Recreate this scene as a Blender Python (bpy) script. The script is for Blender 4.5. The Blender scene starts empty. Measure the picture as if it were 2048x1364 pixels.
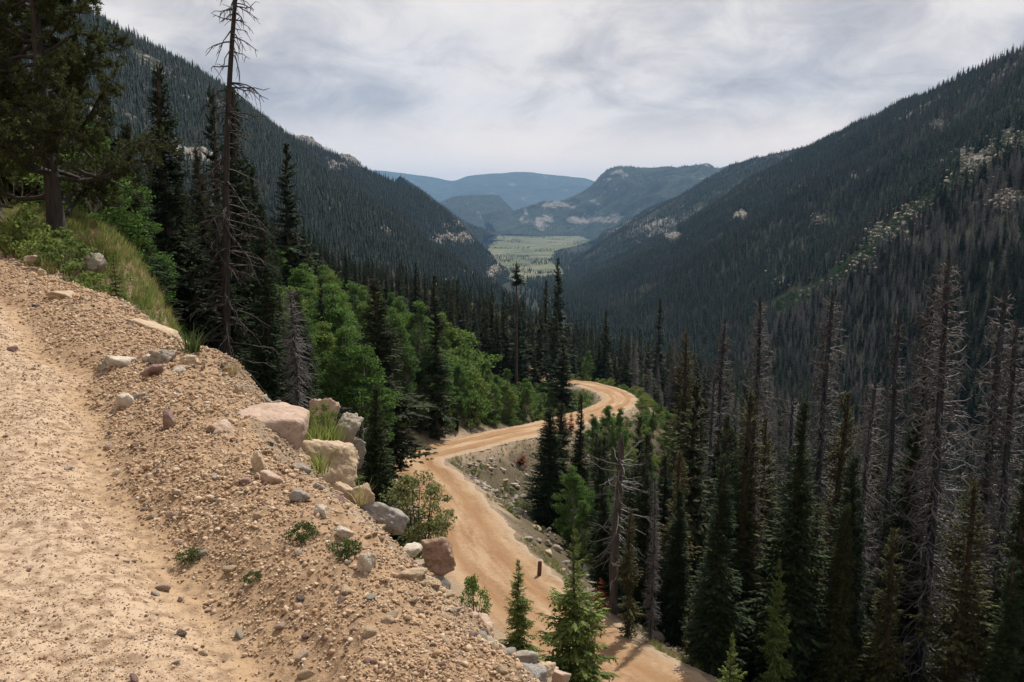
import bpy, math, random
import numpy as np
from mathutils import Vector

R = math.radians
rng = np.random.default_rng(7)
random.seed(7)
scene = bpy.context.scene
COL = scene.collection

# ------------------------------------------------------------------ camera
F = 1607.0                      # focal length in pixels of the 2048 px wide photograph
PITCH = R(9.1)
cam_d = bpy.data.cameras.new('camera')
cam = bpy.data.objects.new('camera', cam_d); COL.objects.link(cam)
cam_d.sensor_width = 36.0; cam_d.lens = 36.0 * F / 2048.0
cam_d.clip_start = 0.05; cam_d.clip_end = 60000.0
cam.location = (0, 0, 0); cam.rotation_euler = (R(90) - PITCH, 0, 0)
scene.camera = cam

# ------------------------------------------------------------------ sky, sun, exposure
SUN_AZ, SUN_EL = R(27), R(54)   # measured from straight ahead towards the right
world = bpy.data.worlds.new('World'); scene.world = world; world.use_nodes = True
wn, wl = world.node_tree.nodes, world.node_tree.links
wn.clear()
def N(tree, t, **kw):
    n = tree.nodes.new(t)
    for k, v in kw.items():
        if k.startswith('i_'):
            n.inputs[k[2:].replace('_', ' ')].default_value = v
        else:
            setattr(n, k, v)
    return n
WT = world.node_tree
def ramp(tree, fac, stops, interp='LINEAR'):
    n = tree.nodes.new('ShaderNodeValToRGB'); n.color_ramp.interpolation = interp
    e = n.color_ramp.elements
    while len(e) < len(stops): e.new(0.5)
    for k, (p, c) in enumerate(stops):
        e[k].position = p; e[k].color = (c[0], c[1], c[2], 1) if not isinstance(c, float) else (c, c, c, 1)
    if fac is not None: tree.links.new(fac, n.inputs['Fac'])
    return n
def mixc(tree, fac, a, b, blend='MIX'):
    n = tree.nodes.new('ShaderNodeMix'); n.data_type = 'RGBA'; n.blend_type = blend
    for sock, v in ((n.inputs['Factor'], fac), (n.inputs['A'], a), (n.inputs['B'], b)):
        if hasattr(v, 'is_output'): tree.links.new(v, sock)
        elif isinstance(v, (int, float)): sock.default_value = v
        else: sock.default_value = (v[0], v[1], v[2], 1)
    return n.outputs['Result']
def mth(tree, op, a, b=None, c=None, clamp=False):
    n = tree.nodes.new('ShaderNodeMath'); n.operation = op; n.use_clamp = clamp
    for k, v in enumerate((a, b, c)):
        if v is None: continue
        if hasattr(v, 'is_output'): tree.links.new(v, n.inputs[k])
        else: n.inputs[k].default_value = v
    return n.outputs[0]

skyt = N(WT, 'ShaderNodeTexSky', sky_type='NISHITA', sun_disc=False, sun_elevation=SUN_EL, sun_rotation=SUN_AZ, altitude=2800.0)
tc = N(WT, 'ShaderNodeTexCoord')
sep = N(WT, 'ShaderNodeSeparateXYZ'); wl.new(tc.outputs['Generated'], sep.inputs[0])
zz = mth(WT, 'ADD', mth(WT, 'MAXIMUM', sep.outputs['Z'], 0.0), 0.34)
cx = mth(WT, 'DIVIDE', sep.outputs['X'], zz); cy = mth(WT, 'DIVIDE', sep.outputs['Y'], zz)
cmb = N(WT, 'ShaderNodeCombineXYZ'); wl.new(cx, cmb.inputs[0]); wl.new(cy, cmb.inputs[1])
def cloudnoise(scale, detail, rough, off, dist=0.0):
    mp = N(WT, 'ShaderNodeMapping'); mp.inputs['Location'].default_value = off
    wl.new(cmb.outputs[0], mp.inputs['Vector'])
    n = N(WT, 'ShaderNodeTexNoise'); n.inputs['Scale'].default_value = scale; n.inputs['Detail'].default_value = detail
    n.inputs['Roughness'].default_value = rough; n.inputs['Distortion'].default_value = dist
    wl.new(mp.outputs[0], n.inputs['Vector']); return n.outputs['Fac']
n1 = cloudnoise(1.05, 8, 0.54, (4.2, 4.4, 0.0), 0.5)
n2 = cloudnoise(4.5, 9, 0.62, (9.0, 4.0, 2.0), 0.6)
nsum = mth(WT, 'MULTIPLY_ADD', n2, 0.34, mth(WT, 'MULTIPLY', n1, 0.82))
cloud = ramp(WT, nsum, [(0.44, (0.90, 0.835, 0.78)), (0.51, (0.82, 0.765, 0.73)), (0.575, (0.62, 0.585, 0.58)), (0.645, (0.43, 0.415, 0.44)), (0.80, (0.70, 0.66, 0.65))]).outputs['Color']
hor = ramp(WT, sep.outputs['Z'], [(0.0, 1.0), (0.06, 0.85), (0.135, 0.0)], 'EASE').outputs['Color']
cloudh = mixc(WT, hor, cloud, (1.26, 1.03, 0.85))
nsky = mixc(WT, 1.0, skyt.outputs['Color'], (0.10, 0.10, 0.10), 'MULTIPLY')
cover = ramp(WT, cloudnoise(0.8, 5, 0.5, (1.0, 7.0, 5.0)), [(0.30, 0.80), (0.5, 0.97)]).outputs['Color']
skyc = mixc(WT, cover, nsky, cloudh)
bg = N(WT, 'ShaderNodeBackground'); bg.inputs['Strength'].default_value = 1.0
wl.new(skyc, bg.inputs['Color'])
wo = N(WT, 'ShaderNodeOutputWorld'); wl.new(bg.outputs[0], wo.inputs['Surface'])

sd = bpy.data.lights.new('sun', 'SUN'); sd.energy = 5.0; sd.angle = R(0.6); sd.color = (1.0, 0.94, 0.84)
sun = bpy.data.objects.new('sun', sd); COL.objects.link(sun)
sdir = Vector((math.cos(SUN_EL) * math.sin(SUN_AZ), math.cos(SUN_EL) * math.cos(SUN_AZ), math.sin(SUN_EL)))
sun.rotation_euler = (-sdir).to_track_quat('-Z', 'Y').to_euler()

vs = scene.view_settings
vs.view_transform = 'Standard'; vs.look = 'None'; vs.exposure = 0.16; vs.gamma = 1.0; vs.use_curve_mapping = False
scene.render.engine = 'CYCLES'
cy_ = scene.cycles
cy_.use_denoising = True; cy_.denoiser = 'OPENIMAGEDENOISE'; cy_.denoising_prefilter = 'NONE'
cy_.max_bounces = 5; cy_.diffuse_bounces = 2; cy_.glossy_bounces = 1; cy_.transmission_bounces = 2; cy_.transparent_max_bounces = 4; cy_.volume_bounces = 0
cy_.use_adaptive_sampling = False
cy_.caustics_reflective = False; cy_.caustics_refractive = False

# ------------------------------------------------------------------ noise and projection
def vhash(ix, iy, iz, seed):
    h = (ix.astype(np.int64) * 374761393 + iy.astype(np.int64) * 668265263 + iz.astype(np.int64) * 2147483647 + seed * 974711) & 0xFFFFFFFF
    h = ((h ^ (h >> 13)) * 1274126177) & 0xFFFFFFFF
    h = ((h ^ (h >> 16)) * 2246822519) & 0xFFFFFFFF
    return ((h ^ (h >> 15)) & 0xFFFFFF) / float(0xFFFFFF)
def vnoise(x, y, seed=0):
    x = np.asarray(x, float); y = np.asarray(y, float)
    ix, iy = np.floor(x), np.floor(y); fx, fy = x - ix, y - iy
    fx = fx * fx * fx * (fx * (fx * 6 - 15) + 10); fy = fy * fy * fy * (fy * (fy * 6 - 15) + 10)
    z = np.zeros_like(ix)
    a = vhash(ix, iy, z, seed); b = vhash(ix + 1, iy, z, seed); c = vhash(ix, iy + 1, z, seed); d = vhash(ix + 1, iy + 1, z, seed)
    return (a * (1 - fx) + b * fx) * (1 - fy) + (c * (1 - fx) + d * fx) * fy
def fbm(x, y, oct=4, seed=0, gain=0.5, lac=2.03):
    s = 0.0; a = 1.0; t = 0.0
    for o in range(oct):
        s = s + a * (vnoise(x, y, seed + o * 17) * 2 - 1); t += a
        x = np.asarray(x) * lac + 13.7; y = np.asarray(y) * lac - 7.1; a *= gain
    return s / t
def vnoise3(p, seed=0):
    i = np.floor(p); f = p - i; f = f * f * (3 - 2 * f)
    r = 0.0
    for dx in (0, 1):
        for dy in (0, 1):
            for dz in (0, 1):
                w = (f[:, 0] if dx else 1 - f[:, 0]) * (f[:, 1] if dy else 1 - f[:, 1]) * (f[:, 2] if dz else 1 - f[:, 2])
                r = r + w * vhash(i[:, 0] + dx, i[:, 1] + dy, i[:, 2] + dz, seed)
    return r * 2 - 1
def sstep(a, b, x):
    t = np.clip((np.asarray(x, float) - a) / (b - a), 0, 1); return t * t * (3 - 2 * t)
CP, SP = math.cos(PITCH), math.sin(PITCH)
def at(u, v, d):
    """World point seen at photo pixel (u, v) whose forward distance is d metres."""
    xc = (u - 1024) / F; yc = (682 - v) / F
    dy = CP + yc * SP; dz = -SP + yc * CP
    t = d / dy
    return np.array([xc * t, d, dz * t])
def proj(x, y, z):
    f = y * CP - z * SP; up = y * SP + z * CP
    f = np.maximum(f, 1e-3)
    return 1024 + F * x / f, 682 - F * up / f

# ------------------------------------------------------------------ terrain height near the camera
def catmull(pts, n):
    P = np.array(pts, float); P = np.vstack([2 * P[0] - P[1], P, 2 * P[-1] - P[-2]]); out = []
    for i in range(1, len(P) - 2):
        t = np.linspace(0, 1, n, endpoint=False)[:, None]
        p0, p1, p2, p3 = P[i - 1], P[i], P[i + 1], P[i + 2]
        out.append(0.5 * (2 * p1 + (p2 - p0) * t + (2 * p0 - 5 * p1 + 4 * p2 - p3) * t ** 2 + (3 * p1 - p0 - 3 * p2 + p3) * t ** 3))
    out.append(P[-2][None]); return np.vstack(out)
road_uvd = [(1238, 1364, 28), (1130, 1272, 33.3), (1002, 1155, 41.5), (945, 1088, 47.5), (897, 1002, 58), (848, 950, 66.5), (826, 916, 73.5),
            (890, 897, 79.5), (975, 877, 87), (1060, 860, 95), (1110, 848, 102), (1170, 832, 111), (1222, 814, 121), (1240, 797, 132), (1212, 779, 146), (1160, 766, 160), (1095, 757, 174)]
road_pts = [at(*p) for p in road_uvd]
road_pts = [np.array([16.5, 12.0, -14.6]), np.array([9.2, 20.5, -16.4])] + road_pts + [np.array([1.0, 195.0, -37.5]), np.array([-12.0, 225.0, -40.0])]
ROAD = catmull(road_pts, 8)
RW = 3.0
edge_uvd = [(935, 1364, 2.6), (885, 1290, 2.9), (732, 1074, 3.95), (560, 905, 5.3), (448, 766, 7.2), (350, 680, 9.0), (180, 588, 12.6), (90, 545, 15.2), (10, 497, 20.5)]
EDGE = [at(*p) for p in edge_uvd]
EDGE = [np.array([3.2, -9, -2.4]), np.array([1.6, -3, -2.0]), np.array([0.55, 0.9, -1.85])] + EDGE + [np.array([-22.0, 30.0, -0.4]), np.array([-40.0, 42.0, 0.6])]
EDGE = catmull(EDGE, 6)
def polydist(x, y, P):
    """distance, signed side (right positive) and height of the nearest point of a plan polyline"""
    best = np.full(x.shape, 1e9); side = np.zeros(x.shape); hz = np.zeros(x.shape); along = np.zeros(x.shape)
    L = 0.0
    for i in range(len(P) - 1):
        ax, ay, az = P[i]; bx, by, bz = P[i + 1]
        dx, dy = bx - ax, by - ay; l2 = dx * dx + dy * dy
        t = np.clip(((x - ax) * dx + (y - ay) * dy) / l2, 0, 1)
        qx, qy = ax + t * dx - x, ay + t * dy - y
        d = qx * qx + qy * qy; m = d < best
        best = np.where(m, d, best); side = np.where(m, np.sign((x - ax) * dy - (y - ay) * dx), side)
        hz = np.where(m, az + t * (bz - az), hz); along = np.where(m, L + t * math.sqrt(l2), along)
        L += math.sqrt(l2)
    return np.sqrt(best), side, hz, along
def creek_x(y): return np.interp(y, [0, 300, 1000, 1600, 2300, 3500, 7000], [140, 140, 118, 100, 130, 230, 420])
def floor_z(y): return np.interp(y, [-300, 0, 2000, 9000], [-72, -85, -172, -178])
def base_valley(x, y):
    xc = creek_x(y); zf = floor_z(y); dx = x - xc
    return zf + np.where(dx < 0, 0.59 * (np.sqrt(dx * dx + 400) - 20), 0.66 * (np.sqrt(dx * dx + 400) - 20))
anch = np.array([(-1, 12, -7.2), (1.0, 12, -8.2), (1, 8, -6.3), (3, 10, -9.0), (6, 12, -12), (10, 10, -15), (2, 17, -11.5), (-4, 20, -11), (-5, 30, -16), (-8, 45, -18.5), (-5.5, 18, -8.5), (-9, 27, -9.5), (-12, 34, -10.5), (-15, 46, -13),
                 (-21, 62, -15.5), (-18, 75, -19), (-29, 110, -14), (-17, 36, -7.5), (-20, 32, -2), (-30, 45, 0), (-45, 60, 2), (-60, 100, 1), (-40, 150, -8), (-90, 200, 2), (-25, 200, -28),
                 (-60, 250, -12), (7, 50, -30), (20, 35, -27), (14, 24, -21), (35, 50, -38), (30, 80, -43), (22, 100, -40), (45, 120, -50), (60, 40, -50), (60, 70, -55), (30, 160, -43), (100, 200, -78),
                 (-8, 110, -24), (-4, 140, -29), (0, 165, -33.5), (-2, 95, -26), (-11, 90, -22), (40, 250, -60), (10, 260, -46),
                 (0, -20, -8), (20, -10, -16), (40, 0, -30), (-20, -10, 6), (-20, 10, 3),
                 (140, 100, -89.5), (140, 200, -94), (150, 300, -98), (0, 330, -22), (-80, 330, 22), (-150, 200, 70), (-150, 100, 75), (80, 330, -62), (-120, 0, 65), (220, 100, -50), (220, 250, -55)], float)
_res = anch[:, 2] - base_valley(anch[:, 0], anch[:, 1])
_K = np.sqrt(((anch[:, None, :2] - anch[None, :, :2]) ** 2).sum(-1) + 9.0)
_n = len(anch)
_A = np.zeros((_n + 1, _n + 1)); _A[:_n, :_n] = -_K + np.eye(_n) * 0.05; _A[:_n, _n] = 1; _A[_n, :_n] = 1
_w = np.linalg.solve(_A, np.append(_res, 0.0))
def rbf(x, y):
    s = np.full(x.shape, _w[_n])
    for i in range(_n):
        s = s - _w[i] * np.sqrt((x - anch[i, 0]) ** 2 + (y - anch[i, 1]) ** 2 + 9.0)
    return s
def rut(r): return np.interp(r, [2.5, 5.0, 9.0, 14.0], [0.70, 0.90, 1.22, 1.3])
def H(x, y, full=False, detail=True):
    x = np.asarray(x, float); y = np.asarray(y, float)
    r = np.hypot(x, y)
    fade = 1 - sstep(280, 420, r)
    z = base_valley(x, y) + rbf(x, y) * fade
    z = z + fbm(x / 18, y / 18, 4, 3) * 1.1 * sstep(12, 50, r) + fbm(x / 90, y / 90, 3, 9) * 3.0 * sstep(90, 250, r)
    # the shoulder sinks into a side gully before the far mountainside
    az_ = np.where(y > 1, x / np.maximum(y, 1), 9.0)
    cap = y * np.interp(az_, [-0.75, -0.64, -0.45, -0.29, -0.1, 0.0, 0.08, 0.2, 0.3, 0.42], [0.10, 0.05, 0.0, -0.06, -0.09, -0.11, -0.155, -0.19, -0.21, 3.0]) - 0.004 * np.maximum(r - 250, 0) ** 2
    z = np.where(y > 45, np.minimum(z, cap + (1 - sstep(45, 85, y)) * 40), z)
    # upper road bench, wheel rut, berm and outer slope
    ds, sd_, ez, al = polydist(x, y, EDGE)
    s = ds * sd_
    wob = fbm(al / 1.7, al * 0 + 2.0, 3, 21)
    s2 = s + 0.22 * wob
    U = ez + 0.05 * np.clip(-s2, 0, 8) * 0.2
    rt = rut(r); U = U - 0.12 * np.exp(-((s2 + rt) / 0.26) ** 2) + 0.07 * np.exp(-((s2 + 0.3 * rt) / 0.34) ** 2) - 0.045 * np.exp(-((s2 + rt + 1.7) / 0.35) ** 2)
    U = U + 0.55 * np.maximum(-6.3 - s2, 0) * sstep(6.3, 7.3, -s2)
    out = np.maximum(s2, 0)
    oo = np.sqrt(out * out + 0.05) - 0.2236
    U = U - (1.5 * np.minimum(oo, 3.0) + 0.5 * np.maximum(oo - 3.0, 0))
    w = sstep(4.0, 11.0, s2)
    z = U * (1 - w) + z * w
    nearw = 1 - sstep(14, 40, r)
    if detail:
        z = z + (fbm(x * 1.3, y * 1.3, 4, 31) * 0.035 + fbm(x * 7, y * 7, 3, 37) * 0.018 + fbm(x * 23, y * 23, 2, 47) * 0.006 * (r < 9)) * nearw * (1 + 1.6 * sstep(-1.2, 0.6, s2)) \
              + fbm(x * 2.2, y * 2.2, 3, 41) * 0.16 * sstep(0.5, 2.5, s2) * nearw
    # grassy knoll past the road end
    kd = np.hypot((x + 12.4) / 3.0, (y - 21.0) / 3.4)
    z = np.where(kd < 1.9, np.maximum(z, -0.15 - 1.5 * kd ** 2 + 0.15 * fbm(x, y, 3, 77)), z)
    # lower road: cut and fill
    dr, sr, rz, ra = polydist(x, y, ROAD)
    e = np.maximum(dr - RW - 0.1, 0)
    rough = fbm(x / 2.2, y / 2.2, 4, 51) * 0.35 * sstep(0.4, 2.5, e) * (1 - sstep(10, 20, e))
    zc = np.clip(z, rz - 0.05 - 0.72 * e, rz - 0.05 + 1.0 * e)
    m = (1 - sstep(11, 19, dr)) * (y > 8) * sstep(2.0, 5.0, s2)
    z = z * (1 - m) + (zc + rough) * m
    if full: return z, s2, dr, sr, al
    return z
def h1(x, y): return float(H(np.array([x]), np.array([y]))[0])
def hit(u, v, dmin=1.5, dmax=300):
    """first point of the ground seen at a photo pixel"""
    d = np.exp(np.linspace(math.log(dmin), math.log(dmax), 2600))
    p = at(u, v, 1.0)
    x, y, z = p[0] * d, d, p[2] * d
    hh = H(x, y)
    k = np.argmax(z < hh)
    if not (z < hh).any(): k = len(d) - 1
    return np.array([x[k], y[k], hh[k]])

# ------------------------------------------------------------------ mesh helpers
def mesh_np(name, V, quads=None, tris=None, mats=(), smooth=False, midx=None):
    V = np.asarray(V, np.float32); me = bpy.data.meshes.new(name)
    nq = 0 if quads is None else len(quads); nt = 0 if tris is None else len(tris)
    me.vertices.add(len(V)); me.vertices.foreach_set('co', V.ravel())
    lv = []
    if nq: lv.append(np.asarray(quads, np.int32).ravel())
    if nt: lv.append(np.asarray(tris, np.int32).ravel())
    lv = np.concatenate(lv)
    me.loops.add(len(lv)); me.loops.foreach_set('vertex_index', lv)
    me.polygons.add(nq + nt)
    ls = np.concatenate([np.arange(nq) * 4, nq * 4 + np.arange(nt) * 3]).astype(np.int32)
    me.polygons.foreach_set('loop_start', ls)
    if smooth: me.polygons.foreach_set('use_smooth', np.ones(nq + nt, bool))
    if midx is not None: me.polygons.foreach_set('material_index', np.asarray(midx, np.int32))
    for m in mats: me.materials.append(m)
    me.update(calc_edges=True)
    return me
def link(name, me, parent=None):
    o = bpy.data.objects.new(name, me); COL.objects.link(o)
    if parent is not None: o.parent = parent
    return o
def tag(o, label, cat, group=None):
    o['label'] = label; o['category'] = cat
    if group: o['group'] = group
    return o
def fattr(me, name, arr):
    a = me.attributes.new(name, 'FLOAT', 'POINT'); a.data.foreach_set('value', np.asarray(arr, np.float32))
def grid_quads(nr, nc):
    i = np.arange((nr - 1) * (nc - 1)); r, c = i // (nc - 1), i % (nc - 1); a = r * nc + c
    return np.stack([a, a + 1, a + nc + 1, a + nc], 1)
def submesh(name, V, Q, mask, mats, attrs=None, smooth=True):
    q = Q[mask]; used = np.unique(q); mp = np.full(len(V), -1, np.int64); mp[used] = np.arange(len(used))
    me = mesh_np(name, V[used], quads=mp[q], mats=mats, smooth=smooth)
    for k, a in (attrs or {}).items(): fattr(me, k, a[used])
    return me

# ------------------------------------------------------------------ materials
def newmat(name):
    m = bpy.data.materials.new(name); m.use_nodes = True; t = m.node_tree; t.nodes.clear()
    o = t.nodes.new('ShaderNodeOutputMaterial'); b = t.nodes.new('ShaderNodeBsdfPrincipled')
    t.links.new(b.outputs[0], o.inputs['Surface']); b.inputs['Specular IOR Level'].default_value = 0.25
    return m, t, b
def noise(t, scale, detail=4, rough=0.55, coord='Object', vec=None):
    if vec is None:
        c = t.nodes.new('ShaderNodeTexCoord'); vec = c.outputs[coord]
    n = t.nodes.new('ShaderNodeTexNoise'); n.inputs['Scale'].default_value = scale
    n.inputs['Detail'].default_value = detail; n.inputs['Roughness'].default_value = rough
    t.links.new(vec, n.inputs['Vector']); return n.outputs['Fac']
def bump(t, b, h, strength, dist):
    n = t.nodes.new('ShaderNodeBump'); n.inputs['Strength'].default_value = strength; n.inputs['Distance'].default_value = dist
    t.links.new(h, n.inputs['Height']); t.links.new(n.outputs[0], b.inputs['Normal'])
def attr(t, name):
    n = t.nodes.new('ShaderNodeAttribute'); n.attribute_name = name; return n.outputs['Fac']

def dirt_mat(name, light, mid, dark, pat=1.0, loose=None):
    m, t, b = newmat(name)
    big = noise(t, 0.55 * pat, 5); fine = noise(t, 14 * pat, 6, 0.65); grit = noise(t, 60 * pat, 3, 0.7)
    c1 = ramp(t, big, [(0.3, mid), (0.65, light)]).outputs['Color']
    if loose: c1 = mixc(t, ramp(t, mth(t, 'ADD', attr(t, 'berm'), mth(t, 'MULTIPLY', mth(t, 'SUBTRACT', noise(t, 2.3, 5), 0.5), 1.5)), [(0.1, 0.0), (0.9, 0.9)]).outputs['Color'], c1, loose)  # browner loose earth; shade of the berm face turned from the sun painted in
    if loose: c1 = mixc(t, mth(t, 'MULTIPLY', attr(t, 'rut'), 0.5), c1, (0.40, 0.27, 0.155))
    c2 = mixc(t, ramp(t, fine, [(0.38, 1.0), (0.56, 0.0)]).outputs['Color'], c1, dark)
    c3 = mixc(t, ramp(t, grit, [(0.62, 0.0), (0.8, 0.45)]).outputs['Color'], c2, (0.62, 0.52, 0.42))
    t.links.new(c3, b.inputs['Base Color']); b.inputs['Roughness'].default_value = 0.95; b.inputs['Specular IOR Level'].default_value = 0.1
    bump(t, b, mth(t, 'ADD', mth(t, 'MULTIPLY', fine, 0.8), mth(t, 'MULTIPLY', grit, 0.35)), 0.7, 0.03)
    return m
M_upper = dirt_mat('upper_road_dirt', (0.47, 0.36, 0.26), (0.41, 0.30, 0.205), (0.23, 0.155, 0.10), loose=(0.32, 0.215, 0.13))  # loose tint carries the berm's painted shade as well as its earth colour
# hillside: dirt close to the road edge, forest litter below the trees
m, t, b = newmat('hillside_soil')
big = noise(t, 0.7, 6); fine = noise(t, 6, 6, 0.65); grit = noise(t, 45, 4, 0.7)
dirt = ramp(t, mth(t, 'ADD', mth(t, 'MULTIPLY', big, 0.5), mth(t, 'MULTIPLY', fine, 0.5)), [(0.34, (0.14, 0.10, 0.07)), (0.5, (0.25, 0.19, 0.135)), (0.66, (0.36, 0.28, 0.20))]).outputs['Color']
litter = ramp(t, fine, [(0.35, (0.022, 0.024, 0.012)), (0.5, (0.05, 0.045, 0.025)), (0.65, (0.09, 0.075, 0.045)), (0.8, (0.06, 0.085, 0.03))]).outputs['Color']
c = mixc(t, attr(t, 'litter'), dirt, litter)
t.links.new(c, b.inputs['Base Color']); b.inputs['Roughness'].default_value = 0.95; b.inputs['Specular IOR Level'].default_value = 0.1
bump(t, b, mth(t, 'ADD', fine, mth(t, 'MULTIPLY', grit, 0.3)), 0.8, 0.06)
M_hill = m
# lower road with wheel tracks that run along it
m, t, b = newmat('lower_road_dirt')
across = attr(t, 'across'); al_ = attr(t, 'along')
cmbn = t.nodes.new('ShaderNodeCombineXYZ'); t.links.new(mth(t, 'MULTIPLY', across, 2.6), cmbn.inputs[0]); t.links.new(mth(t, 'MULTIPLY', al_, 0.10), cmbn.inputs[1])
streak = noise(t, 1.0, 7, 0.62, vec=cmbn.outputs[0]); fine = noise(t, 3.5, 6, 0.6); grit = noise(t, 22, 4, 0.65)
ab = mth(t, 'ABSOLUTE', across)
trk = mth(t, 'SUBTRACT', 1.0, mth(t, 'MULTIPLY', mth(t, 'ABSOLUTE', mth(t, 'SUBTRACT', ab, 0.42)), 4.2), clamp=True)
base = ramp(t, mth(t, 'ADD', mth(t, 'MULTIPLY', streak, 0.75), mth(t, 'MULTIPLY', fine, 0.25)), [(0.39, (0.235, 0.135, 0.07)), (0.5, (0.34, 0.22, 0.13)), (0.60, (0.41, 0.295, 0.19))]).outputs['Color']
base = mixc(t, mth(t, 'MULTIPLY', trk, 0.85), base, (0.27, 0.155, 0.078))
sh = ramp(t, mth(t, 'ADD', ab, mth(t, 'MULTIPLY', mth(t, 'SUBTRACT', fine, 0.5), 0.3)), [(0.70, 0.0), (0.97, 1.0)]).outputs['Color']
base = mixc(t, sh, base, (0.36, 0.28, 0.20))
base = mixc(t, ramp(t, grit, [(0.55, 0.0), (0.75, 0.5)]).outputs['Color'], base, (0.30, 0.21, 0.13))
t.links.new(base, b.inputs['Base Color']); b.inputs['Roughness'].default_value = 0.95; b.inputs['Specular IOR Level'].default_value = 0.1
bump(t, b, mth(t, 'ADD', mth(t, 'MULTIPLY', streak, 1.2), mth(t, 'MULTIPLY', grit, 0.45)), 0.9, 0.10)
M_lower = m

def rock_mat(name, a, bcol, dark, scale=2.2, speck=0.5, bs=0.6):
    m, t, b = newmat(name)
    oi = t.nodes.new('ShaderNodeObjectInfo')
    tcn = t.nodes.new('ShaderNodeTexCoord'); va = t.nodes.new('ShaderNodeVectorMath'); va.operation = 'ADD'
    vm = t.nodes.new('ShaderNodeVectorMath'); vm.operation = 'SCALE'; vm.inputs['Scale'].default_value = 1.0
    sc_ = t.nodes.new('ShaderNodeCombineXYZ'); t.links.new(mth(t, 'MULTIPLY', oi.outputs['Random'], 50.0), sc_.inputs[0])
    t.links.new(tcn.outputs['Object'], va.inputs[0]); t.links.new(sc_.outputs[0], va.inputs[1])
    v = va.outputs[0]
    n1 = noise(t, 5 * scale, 6, 0.6, vec=v); n2 = noise(t, 55 * scale, 4, 0.7, vec=v); n3 = noise(t, 14 * scale, 5, 0.6, vec=v)
    c = ramp(t, n1, [(0.35, bcol), (0.62, a)]).outputs['Color']
    n4 = noise(t, 3.2 * scale, 5, 0.6, vec=v)
    c = mixc(t, ramp(t, n4, [(0.50, 0.0), (0.62, 0.6)]).outputs['Color'], c, (0.38, 0.275, 0.18))
    c = mixc(t, ramp(t, n3, [(0.30, 0.75), (0.44, 0.0)]).outputs['Color'], c, dark)
    c = mixc(t, ramp(t, n2, [(0.56, 0.0), (0.68, speck)]).outputs['Color'], c, dark)
    t.links.new(c, b.inputs['Base Color']); b.inputs['Roughness'].default_value = 0.88; b.inputs['Specular IOR Level'].default_value = 0.2
    bump(t, b, mth(t, 'ADD', n3, mth(t, 'ADD', mth(t, 'MULTIPLY', n2, 0.25), mth(t, 'MULTIPLY', n4, 0.6))), bs, 0.035)
    return m
M_rock = {
    'pink': rock_mat('pink_granite', (0.48, 0.365, 0.30), (0.40, 0.29, 0.225), (0.22, 0.145, 0.11)),
    'tan': rock_mat('tan_rock', (0.52, 0.41, 0.29), (0.40, 0.30, 0.20), (0.20, 0.13, 0.08)),
    'grey': rock_mat('grey_rock', (0.36, 0.33, 0.28), (0.26, 0.235, 0.20), (0.11, 0.10, 0.085)),
    'white': rock_mat('pale_quartz', (0.57, 0.52, 0.45), (0.42, 0.36, 0.29), (0.26, 0.21, 0.16), speck=0.3),
    'purple': rock_mat('purple_rock', (0.27, 0.18, 0.165), (0.17, 0.105, 0.10), (0.07, 0.045, 0.045)),
    'red': rock_mat('red_granite', (0.31, 0.195, 0.15), (0.25, 0.165, 0.115), (0.10, 0.07, 0.05)),
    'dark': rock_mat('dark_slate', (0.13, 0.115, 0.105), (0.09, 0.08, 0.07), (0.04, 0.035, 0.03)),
    'blue': rock_mat('blue_grey_rock', (0.33, 0.305, 0.285), (0.22, 0.205, 0.195), (0.12, 0.11, 0.10)),
}
# pebbles take their colour from a random number each carries
m, t, b = newmat('pebble_stone')
oi = t.nodes.new('ShaderNodeObjectInfo')
pc = ramp(t, oi.outputs['Random'], [(0.0, (0.48, 0.345, 0.225)), (0.22, (0.38, 0.255, 0.155)), (0.40, (0.53, 0.405, 0.285)), (0.56, (0.30, 0.19, 0.115)), (0.70, (0.42, 0.30, 0.215)), (0.82, (0.21, 0.14, 0.095)), (0.90, (0.56, 0.48, 0.39)), (0.96, (0.14, 0.115, 0.10)), (1.0, (0.29, 0.17, 0.125))], 'CONSTANT').outputs['Color']
pn = noise(t, 2.2, 4, 0.6)
t.links.new(mixc(t, ramp(t, pn, [(0.35, 0.35), (0.6, 0.0)]).outputs['Color'], pc, (0.30, 0.20, 0.12)), b.inputs['Base Color'])
b.inputs['Roughness'].default_value = 0.9
M_peb = m
m, t, b = newmat('rubble_stone')
oi = t.nodes.new('ShaderNodeObjectInfo')
pc = ramp(t, oi.outputs['Random'], [(0.0, (0.30, 0.255, 0.21)), (0.3, (0.21, 0.18, 0.15)), (0.5, (0.36, 0.30, 0.25)), (0.7, (0.15, 0.13, 0.11)), (0.85, (0.32, 0.24, 0.195)), (0.95, (0.10, 0.085, 0.08))], 'CONSTANT').outputs['Color']
pn = noise(t, 1.7, 4, 0.6)
t.links.new(mixc(t, ramp(t, pn, [(0.35, 0.5), (0.6, 0.0)]).outputs['Color'], pc, (0.20, 0.16, 0.13)), b.inputs['Base Color'])
b.inputs['Roughness'].default_value = 0.9
M_rub = m

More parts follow.
